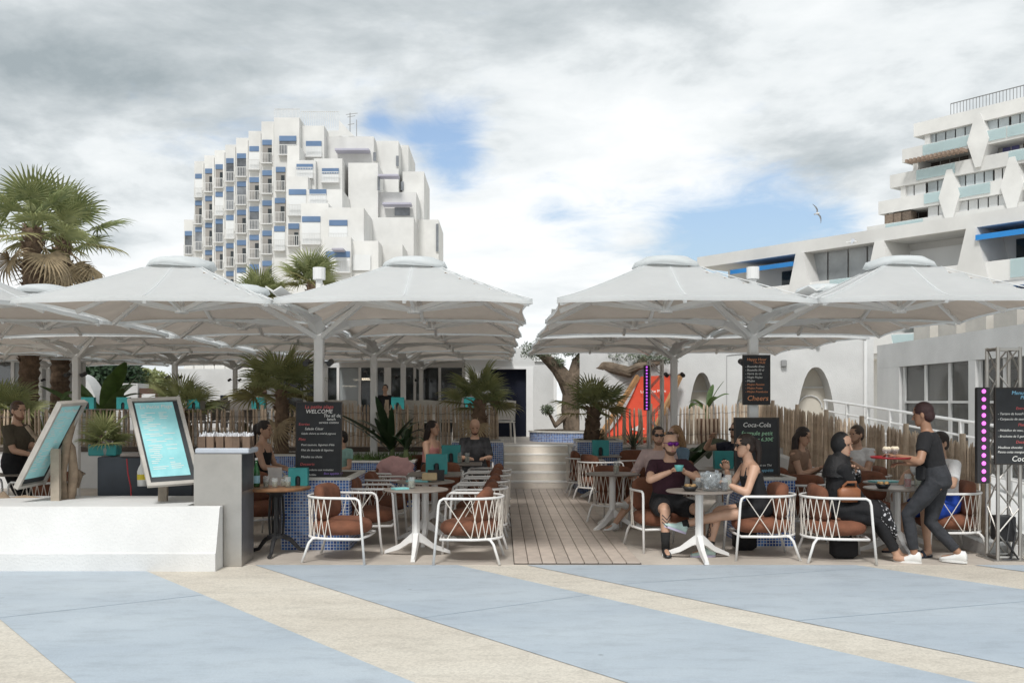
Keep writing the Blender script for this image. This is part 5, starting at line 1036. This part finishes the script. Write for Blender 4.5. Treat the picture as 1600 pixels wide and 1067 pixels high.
q = tag(MB().tube([(5.28,10.3,.02),(5.34,10.32,.3),(5.3,10.35,.45),(5.24,10.3,.2),(5.35,10.28,.03),(5.2,10.3,.02)], .012, 6).build('cable_coil', dark_plastic), 'black cables and box at the foot of the menu truss', 'cable'); MB().bb(5.19,5.37,10.36,10.54,.2,.46,bev=.01).build('power_box', dark_plastic, q)
# menu stands leaning over the trough
frame_m = mat('weathered grey frame', (.46,.43,.39), .6, .12, 8); sea = mat('turquoise menu print', (.38,.68,.70), .7, .35, 3, col2=(.22,.56,.60))
def menu_stand(label, px, py, Y, u, v, post):
    c = P(px, py, Y); u, v = V(u), V(v); nrm = u.cross(v).normalized(); 
    if nrm.y > 0: nrm = -nrm
    t = thing('menu_stand', label, 'menu stand', (post[0], post[1], .6)); L = c-V(t.location)
    def slab(k0, k1, l0, l1, d0, d1): 
        pts = [L+u*a+v*b for a, b in ((k0,l0),(k1,l0),(k1,l1),(k0,l1))]; return [p+nrm*d0 for p in pts], [p+nrm*d1 for p in pts]
    def put(name, m, *a):
        lo, hi = slab(*a); MB().add(lo+hi, [(3,2,1,0),(4,5,6,7),(0,1,5,4),(1,2,6,5),(2,3,7,6),(3,0,4,7)]).build(name, m, t)
    put('backing', mat('dark backing', (.03,.035,.04), .5, .1, 4), -.46,.46,-.46,.46,0,.02); put('menu_sheet', sea, -.385,.34,-.45,.40,.021,.024)
    for a in ((-.5,-.43,-.5,.5),(.43,.5,-.5,.5),(-.43,.43,-.5,-.465),(-.43,.43,.465,.5)): put('frame_bar', frame_m, *a, -.01, .045)
    r = random.Random(int(px)); q = MB()
    for k in range(30):
        y = -.33+.022*k; w = r.uniform(.1,.3); x = -.32+(0 if k % 3 else .08)
        if r.random() < .85: lo, hi = slab(x, x+w, y, y+.007, .0245, .0255); q.add(hi, [(0,1,2,3)])
        if r.random() < .5: lo, hi = slab(.02, .02+w*.8, y, y+.007, .0245, .0255); q.add(hi, [(0,1,2,3)])
    q.build('menu_print', chalk, t)
    rot = M((u.normalized(), (-v).normalized(), u.normalized().cross((-v).normalized()))).transposed().to_euler()
    o = text('La Petite Plage', .055, chalk, t, L+v*-.38+nrm*.026, rot=rot, align='CENTER')
    p0 = V((0,0,.0)); p1 = L+v*.1-nrm*.0; p1 = V((p0.x*.3+p1.x*.7, p1.y+.03, p1.z)) 
    MB().bar((0,0,-.02), (L.x*.25, L.y*.3+.03, L.z*.9), .05, .09, (1,0,0)).build('post', mat('pale post wood', (.40,.34,.27), .8, .2, 6), t)
menu_stand('turquoise menu board in a grey frame tilted towards the plaza', 256, 690, 10.3, (.47,.23,.02), (.33,-.33,-.88), (GX(252,10.35), 10.4))
menu_stand('turquoise menu board seen edge on beside the driftwood', 78, 692, 10.4, (.07,.48,.02), (-.50,.1,-.88), (GX(84,10.4), 10.45))
def drift():
    t = thing('driftwood_sculpture', 'twisted pale driftwood trunk standing in the white trough', 'driftwood', (GX(105,10.6), 10.6, .58)); dm = mat('bleached driftwood', (.36,.27,.19), .9, .3, 7, bump=.7, bscale=22); b = V(t.location)
    for k, (l, rad) in enumerate(((((100,800),(98,740),(104,690),(116,655),(125,630)),(.05,.035,.045,.03,.02)),(((108,795),(115,740),(112,700),(100,680),(112,650)),(.04,.05,.035,.028,.015)),(((120,760),(126,735),(131,742)),(.03,.04,.02)),(((0,772),(12,785),(30,800)),(.045,.05,.05)),(((12,782),(40,778),(72,780)),(.03,.04,.02)),(((42,665),(55,680),(70,690)),(.025,.02,.015)),(((78,665),(92,690),(96,730)),(.02,.03,.04)))):
        pts = [P(x,y,10.6+.05*k)-b for x, y in l]; q = MB(); q.tube(pts, list(rad), 10)
        for v in q.v: n = NZ.noise(v*7)*.02; v.x += n; v.z += n
        q.build('trunk' if k < 2 else 'branch', dm, t, True)
drift()
# dark counter, steel column, things on them
t = thing('dark_counter', 'dark slate coloured service counter behind the white trough', 'counter', (GX(226,11.3), 11.5, .006)); hw = GX(300,11.3)-GX(226,11.3)
MB().bb(-hw,hw,-.2,.3,0,1.02,bev=.01).build('cabinet', mat('slate laminate', (.035,.043,.055), .45, .15, 3), t); MB().bb(-hw-.01,hw+.01,-.215,-.203,.10,.13).build('trim', dark_plastic, t)
def bottle(name, label, loc, prof, m, cap=None, cat='bottle'):
    t = thing(name, label, cat, loc); MB().lathe(prof, 18).build('glass_body', m, t, True)
    h = prof[-1][1]
    if cap: MB().lathe([(.002,h-.004),(.016,h-.004),(.016,h+.02),(.002,h+.02)], 12).build('cap', cap, t)
    return t
clear = mat('clear glass', ()); wine = [(.01,0),(.045,.0),(.048,.02),(.048,.16),(.035,.21),(.017,.25),(.016,.33)]
bottle('carafe', 'clear glass carafe on the dark counter', (GX(166,11.4), 11.42, 1.027), [(.02,0),(.06,0),(.065,.08),(.05,.16),(.025,.23),(.027,.3)], mat('dusty glass', (.55,.52,.5), .1, 0, alpha=.5))
sp = bottle('spray_bottle', 'white cleaning bottle with yellow label hanging at the counter', (GX(222,11.05), 11.05, .72), [(.02,0),(.05,0),(.052,.16),(.04,.2),(.018,.24),(.016,.34)], mat('white plastic', (.75,.75,.73), .4, 0)); MB().lathe([(.0535,.07),(.0535,.13)], 18).build('label', mat('yellow label', (.65,.52,.04), .6, 0), sp)
tag(MB().tube([(GX(198,11.08),11.08,1.02),(GX(200,11.07),11.07,.85),(GX(205,11.08),11.07,.7),(GX(207,11.1),11.07,.45),(GX(207,11.1),11.07,.01)], .008, 6).build('red_cable', mat('red cable', (.35,.02,.03), .5, 0)), 'red cable hanging down the dark counter', 'cable')
tag(MB().bb(-.11,.11,-.08,.08,0,.04,bev=.01).build('card_terminal', mat('grey terminal', (.25,.22,.2), .5, .1, 8)), 'small grey box on the counter above the red cable', 'terminal').location = (GX(206,11.35), 11.36, 1.027)
t = thing('steel_column', 'brushed stainless steel waiter station column beside the trough', 'column', (-2.835, 10.22, .0)); MB().bb(-.24,.24,-.245,.245,.001,1.13,bev=.004).build('steel_body', steel, t); MB().bb(.2405,.2415,-.22,.22,.75,1.12).build('side_panel', mat('dark side panel', (.05,.055,.065), .3, .2, 4), t)
t = thing('cutlery_tray', 'pale grey tray full of brown cutlery pouches on steel column', 'tray', (-2.80, 10.2, 1.131)); MB().bb(-.27,.27,-.2,.2,0,.055,bev=.012).build('tray_body', mat('pale grey plastic', (.48,.52,.58), .5, .05, 6), t)
paper = mat('brown paper pouch', (.17,.115,.08), .9, .2, 10); 
for i in range(18):
    x = -.22+.088*(i % 6)+rnd.uniform(-.01,.01); y = -.12+.1*(i//6); p = MB().bb(x-.036,x+.036,y-.02,y+.02,.03,.17).build('paper_pouch', paper, t); q = MB()
    for k in range(3): xx = x-.022+.022*k; q.bar((xx,y,.16), (xx+rnd.uniform(-.01,.01),y+rnd.uniform(-.01,.01),.205+rnd.uniform(-.01,.015)), .012, .004); 
    q.bar((x-.03,y+.012,.165),(x+.03,y+.012,.19),.01,.03); q.build('cutlery', mat('napkin white', (.72,.73,.76), .6, .05, 9), p)
# bistro table setting
zt = .742
g_ = bottle('water_bottle', 'green glass mineral water bottle on the bistro table', (-2.62, 10.68, zt), [(.01,0),(.036,0),(.038,.02),(.038,.15),(.026,.2),(.014,.24),(.014,.29)], mat('green bottle glass', (.02,.10,.03), .08, 0, alpha=.85), mat('silver cap', (.6,.6,.6), .3, 0)); MB().lathe([(.0388,.04),(.0388,.12)], 18).build('label', mat('pale blue label', (.35,.60,.70), .6, .1, 20), g_)
for i, (x, y) in enumerate(((-2.5,10.62),(-2.4,10.58),(-2.33,10.7),(-2.27,10.62))):
    g_ = thing('glass', ('wine glass with menu card beside the green bottle','short tumbler with lemon on the bistro table','tall tumbler between tumbler and teal card','tall tumbler nearest the teal card on the bistro table')[i], 'glass', (x, y, zt)); MB().lathe([(.01,0),(.03,0),(.035,.12-.02*i%.05),(.032,.12-.02*i%.05),(.027,.01),(.01,.008)], 16).build('tumbler', clear, g_, True); MB().lathe([(.002,.012),(.026,.012),(.029,.06),(.002,.06)], 14).build('drink', mat('lemon water', (.5,.5,.36), .1, .3, 30, alpha=.6), g_)
tag(MB().add([(-.07,0,0),(.07,0,0),(.08,-.05,.2),(-.08,-.05,.2),(-.07,.03,0),(.07,.03,0)], [(0,1,2,3),(5,4,3,2),(0,3,4),(1,5,2)]).build('ice_bag', mat('frosted plastic', (.5,.48,.46), .4, .1, 10, alpha=.6)), 'frosted plastic wine cooler on the bistro table', 'cooler').location = (-2.45, 10.85, zt)
def teal_box(label, x, y, z, s=1):
    t = thing('menu_box', label, 'menu box', (x, y, z), group='teal menu boxes'); w, h = .13*s, .24*s; n = 8
    arch = [(.035*s*math.cos(math.pi*k/n), .1*s+.035*s*math.sin(math.pi*k/n)) for k in range(n+1)]
    pts = [(-w,0,0),(-.035*s,0,0)]+[(-a, 0, b) for a, b in arch]+[(.035*s,0,0),(w,0,0),(w,0,h),(-w,0,h)]
    MB().poly([(x_, -.06*s, z_) for x_, _, z_ in pts], .012*s, (0,1,0)).bb(-w,w,.05*s,.062*s,0,h).bb(-w,-w+.01,-.047*s,.05*s,0,h).bb(w-.01,w,-.047*s,.05*s,0,h).build('holder', teal, t); MB().bb(-.02*s,.02*s,-.04*s,.0,.002,.15*s).build('bottle_inside', dark_plastic, t)
teal_box('large teal menu box on the square table by the boardwalk', -.82, 12.8, .73, 1.05); teal_box('teal menu box on the table near the steps planter', 1.72, 17.15, .73, 1.1); teal_box('teal menu box behind the blonde woman', 3.1, 13.85, .73); teal_box('teal card on the bistro table beside the welcome planter', -2.2, 10.85, zt, .8); teal_box('teal menu box in front of the bald man', -.75, 15.15, .73, 1.1); teal_box('teal menu box beside the white tee man', 4.62, 13.4, .73, .95)
tops = [(140,'under the banana plant'),(195,'behind the tilted menu stand'),(305,'beside the fan palm behind the fence'),(405,'behind the cutlery column'),(622,'between the second and third masts'),(735,'beside the fan palm left of the steps')]
for i, (px, w_) in enumerate(tops):
    x = GX(px, 20.4); table(x, 20.4, 'round terrace table '+w_, 'round', 40*i, .783); teal_box('teal menu box on the terrace table '+w_, x, 20.35, 1.507, 1.0)
# ice bucket table
bx, by, bz = 2.16, 10.38, .73
t = thing('ice_bucket', 'clear plastic ice bucket full of crushed ice on the round table', 'ice bucket', (bx+.02, by-.06, bz)); MB().lathe([(.02,0),(.085,0),(.115,.19),(.112,.19),(.082,.008),(.02,.008)], 24).build('bucket', mat('clear glass', ()), t, True)
q = MB(); r = random.Random(2)
for i in range(70): a = r.uniform(0,6.3); d = .09*r.random()**.5; z = r.uniform(.03,.20); q.box((d*math.cos(a),d*math.sin(a),z), (.03,.025,.022), r.uniform(0,3), r.uniform(0,3))
q.build('crushed_ice', mat('ice', (.42,.46,.50), .1, .4, 30, alpha=.6), t)
def bowl(label, loc, r_=.085, food=(.45,.28,.12)):
    t = thing('bowl', label, 'bowl', loc); MB().lathe([(.02,0),(r_*.6,0),(r_,.05),(r_*.96,.05),(r_*.55,.01),(.02,.01)], 22).build('bowl_shell', mat('black bowl', (.015,.015,.016), .4, 0), t, True); q = MB(); rr = random.Random(3)
    for i in range(9): a = rr.uniform(0,6.3); q.ell((r_*.5*math.cos(a), r_*.5*math.sin(a), .045+.015*rr.random()), (.024,.02,.018), 8, 6)
    q.build('food', mat('fried food', food, .7, .25, 20), t, True)
bowl('black bowl of snacks beside the ice bucket', (bx-.2,by-.08,bz)); bowl('black bowl of fried snacks before the headscarf woman', (4.08,10.62,.73))
def jar(label, loc, h=.11, m=None):
    t = thing('glass_jar', label, 'glass', loc); MB().lathe([(.01,0),(.035,0),(.04,.02),(.04,h*.8),(.034,h),(.031,h),(.034,.02),(.01,.01)], 16).build('jar_glass', mat('clear glass', ()), t, True); MB().lathe([(.002,.012),(.033,.014),(.033,h*.65),(.002,h*.65)], 14).build('drink', m or mat('dark iced drink', (.06,.06,.07), .1, .3, 30), t)
jar('iced dark drink jar right of the ice bucket', (bx+.16,by-.07,bz), .14); jar('tall pale glass before the woman in black tank top', (bx+.22,by+.03,bz), .16, mat('lemon water', ())); jar('glass at the far side of the ice bucket', (bx-.06,by+.16,bz), .12)
jar('red drink glass before the man in blue shorts', (4.38,10.7,.73), .15, mat('red drink', (.30,.03,.03), .2, .2, 10)); jar('clear water glass beside the red drink', (4.47,10.66,.73), .15, mat('lemon water', ()))
def folder(label, loc, rz, w=.3, d=.2):
    o = tag(MB().bb(-w/2,w/2,-d/2,d/2,0,.008).bb(-w/2,w/2,-d/2+.01,d/2,.009,.016).build('menu_folder', mat('turquoise card', (.25,.58,.58), .5, .08, 6)), label, 'menu'); o.location = loc; o.rotation_euler = (0,0,rz)
folder('turquoise menu folder lying behind the headscarf woman', (4.42,11.45,.73), .3); folder('turquoise folded napkin on the nearest round table', (-1.06,10.52,.73), .5, .16, .12); folder('turquoise place mat under the boxed snack', (-.95,11.55,.73), -.2, .26, .18)
o = tag(MB().bb(-.085,.085,-.06,.06,0,.085,bev=.01).build('snack_box', mat('kraft box', (.50,.38,.22), .8, .12, 9)), 'tan cardboard snack box on the second round table', 'box'); o.location = (-.82,11.5,.747); o = tag(MB().box((0,0,.06),(.2,.008,.14),rx=-.6).build('menu_card', dark_plastic), 'dark tilted menu card behind the snack box', 'menu'); o.location = (-.76,11.72,.73)
for i, (x, y, lb) in enumerate(((-.95,10.62,'small glass beside the turquoise napkin'),(-.5,15.0,'clear bottle shaped glass before the bald man'),(-.62,15.1,'tall water glass by the teal box of the bald man'),(1.5,12.9,'tall clear glass on the small table by the pink shirted man'))): jar(lb, (x,y,.73), .12+.04*(i > 0), mat('lemon water', ()))
# bags, jacket
def bag(label, loc, s, m, rz=0):
    t = thing('bag', label, 'bag', loc, rz); MB().box((0,0,s[2]/2), s, bev=.04).build('bag_body', m, t, True); MB().tube([(-s[0]*.3,0,s[2]*.95),(-s[0]*.2,-.05,s[2]*1.25),(s[0]*.2,-.05,s[2]*1.25),(s[0]*.3,0,s[2]*.95)], .012, 6).build('strap', m, t)
bag('black backpack under the headscarf woman chair', (3.62,10.5,.006), (.26,.18,.22), blk); bag('black bag on the floor beside the mosaic planter', (2.72,11.1,.006), (.24,.2,.24), blk); bag('tan leather handbag on the lap of the headscarf woman', (3.58,10.22,.62), (.24,.09,.17), mat('tan leather', (.28,.11,.05), .5, .15, 10), R(10))
q = MB(); q.ell((0,0,0), (.26,.15,.17), 28, 18)
for v in q.v: k = 1+.35*NZ.noise(v*7)+.2*NZ.noise(v*17); v.x, v.y, v.z = v.x*k-1.42, v.y*k+13.7, v.z*k+.72
tag(q.build('pink_jacket', cloth('pink fleece', (.60,.36,.35)), None, True), 'pink jacket thrown over the back of a rope armchair', 'jacket')
# giant deckchair
def deckchair():
    t = thing('giant_deckchair', 'oversized wooden deckchair with red printed canvas against the arched wall', 'deckchair', (GX(990,21.3), 21.3, .783)); b = V(t.location); wd = mat('honey timber', (.42,.23,.10), .6, .2, 5); red = mat('red canvas', (.72,.085,.04), .85, .1, 4)
    A0, A1, B0, B1 = [P(*p)-b for p in ((930,694,21.0),(997,588,21.75),(1012,694,21.0),(1064,586,21.75))]
    for p, q_ in ((A0,A1),(B0,B1)): MB().bar(p, q_, .07, .1).build('long_rail', wd, t)
    for p, q_ in ((P(966,622,21.5)-b, P(985,690,21.9)-b),(P(1045,622,21.5)-b, P(1062,690,21.9)-b)): MB().bar(p, q_, .06, .08).build('prop_leg', wd, t)
    MB().bar(A0+V((-.1,0,.12)), B0+V((.2,0,.12)), .07, .07).build('cross_bar', wd, t); MB().bar(P(940,686,20.9)-b, P(1060,676,21.6)-b, .06, .08).build('foot_rail', wd, t)
    rows = []
    for i in range(13):
        u = i/12; l = A1*(1-u)+A0*u+V((.06,0,0)); r_ = B1*(1-u)+B0*u-V((.06,0,0)); s = -.28*math.sin(math.pi*min(1,u*1.05))*.7; rows.append([l*(1-k/6)+r_*(k/6)+V((0, .35*math.sin(math.pi*u)*.5, s)) for k in range(7)])
    MB().grid(rows).build('canvas', red, t, True)
    c = (rows[2][1]+rows[2][5])/2; text('La Petite Plage', .095, chalk, t, c+V((-.0,-.09,-.02)), rot=(R(62),R(-2),0), align='CENTER'); c = (rows[8][2]+rows[8][5])/2
    MB().poly([c+V((x*.16,-.10-.0*z,z*.12)) for x, z in ((-1,-.2),(0,-.5),(1,-.1),(.3,.2),(.5,.9),(-.2,.3))]).build('print', chalk, t)
deckchair()
# gulls
def gull(label, px, py, Y, roll, yaw, s):
    t = thing('seagull', label, 'bird', P(px,py,Y)); t.rotation_euler = (0, roll, yaw); t.scale = (s,)*3; gm = mat('gull white', (.78,.78,.77), .7, .05, 8); gw = mat('gull grey wing', (.45,.47,.5), .7, .1, 8)
    MB().loft([[V((w*math.cos(a), y, w*.9*math.sin(a))) for a in [2*math.pi*j/10 for j in range(10)]] for y, w in ((-.24,.01),(-.2,.04),(-.13,.05),(-.05,.075),(.08,.065),(.18,.03),(.27,.012))]).build('body', gm, t, True)
    for s_ in (-1,1): MB().grid([[(s_*x, y0, z), (s_*x, (y0+y1)/2, z+.02), (s_*x, y1, z)] for x, y0, y1, z in ((.03,-.09,.09,.02),(.25,-.12,.06,.10),(.45,-.07,.07,.09),(.62,.0,.08,.04),(.72,.08,.1,.0))]).build('wing', gw, t, True)
    MB().grid([[(-.02,.2,0),(.02,.2,0)],[(-.07,.34,0),(.07,.34,0)]]).build('tail', gm, t); MB().tube([(0,-.235,0),(0,-.28,-.01)], [.012,.004], 6).build('beak', mat('yellow beak', (.6,.4,.05), .5, 0), t)
gull('seagull banking with wings edge on in the open sky', 1277, 334, 28, R(62), R(20), .42); gull('white seagull gliding in front of the balcony block', 1332, 378, 26, R(-20), R(70), .45)
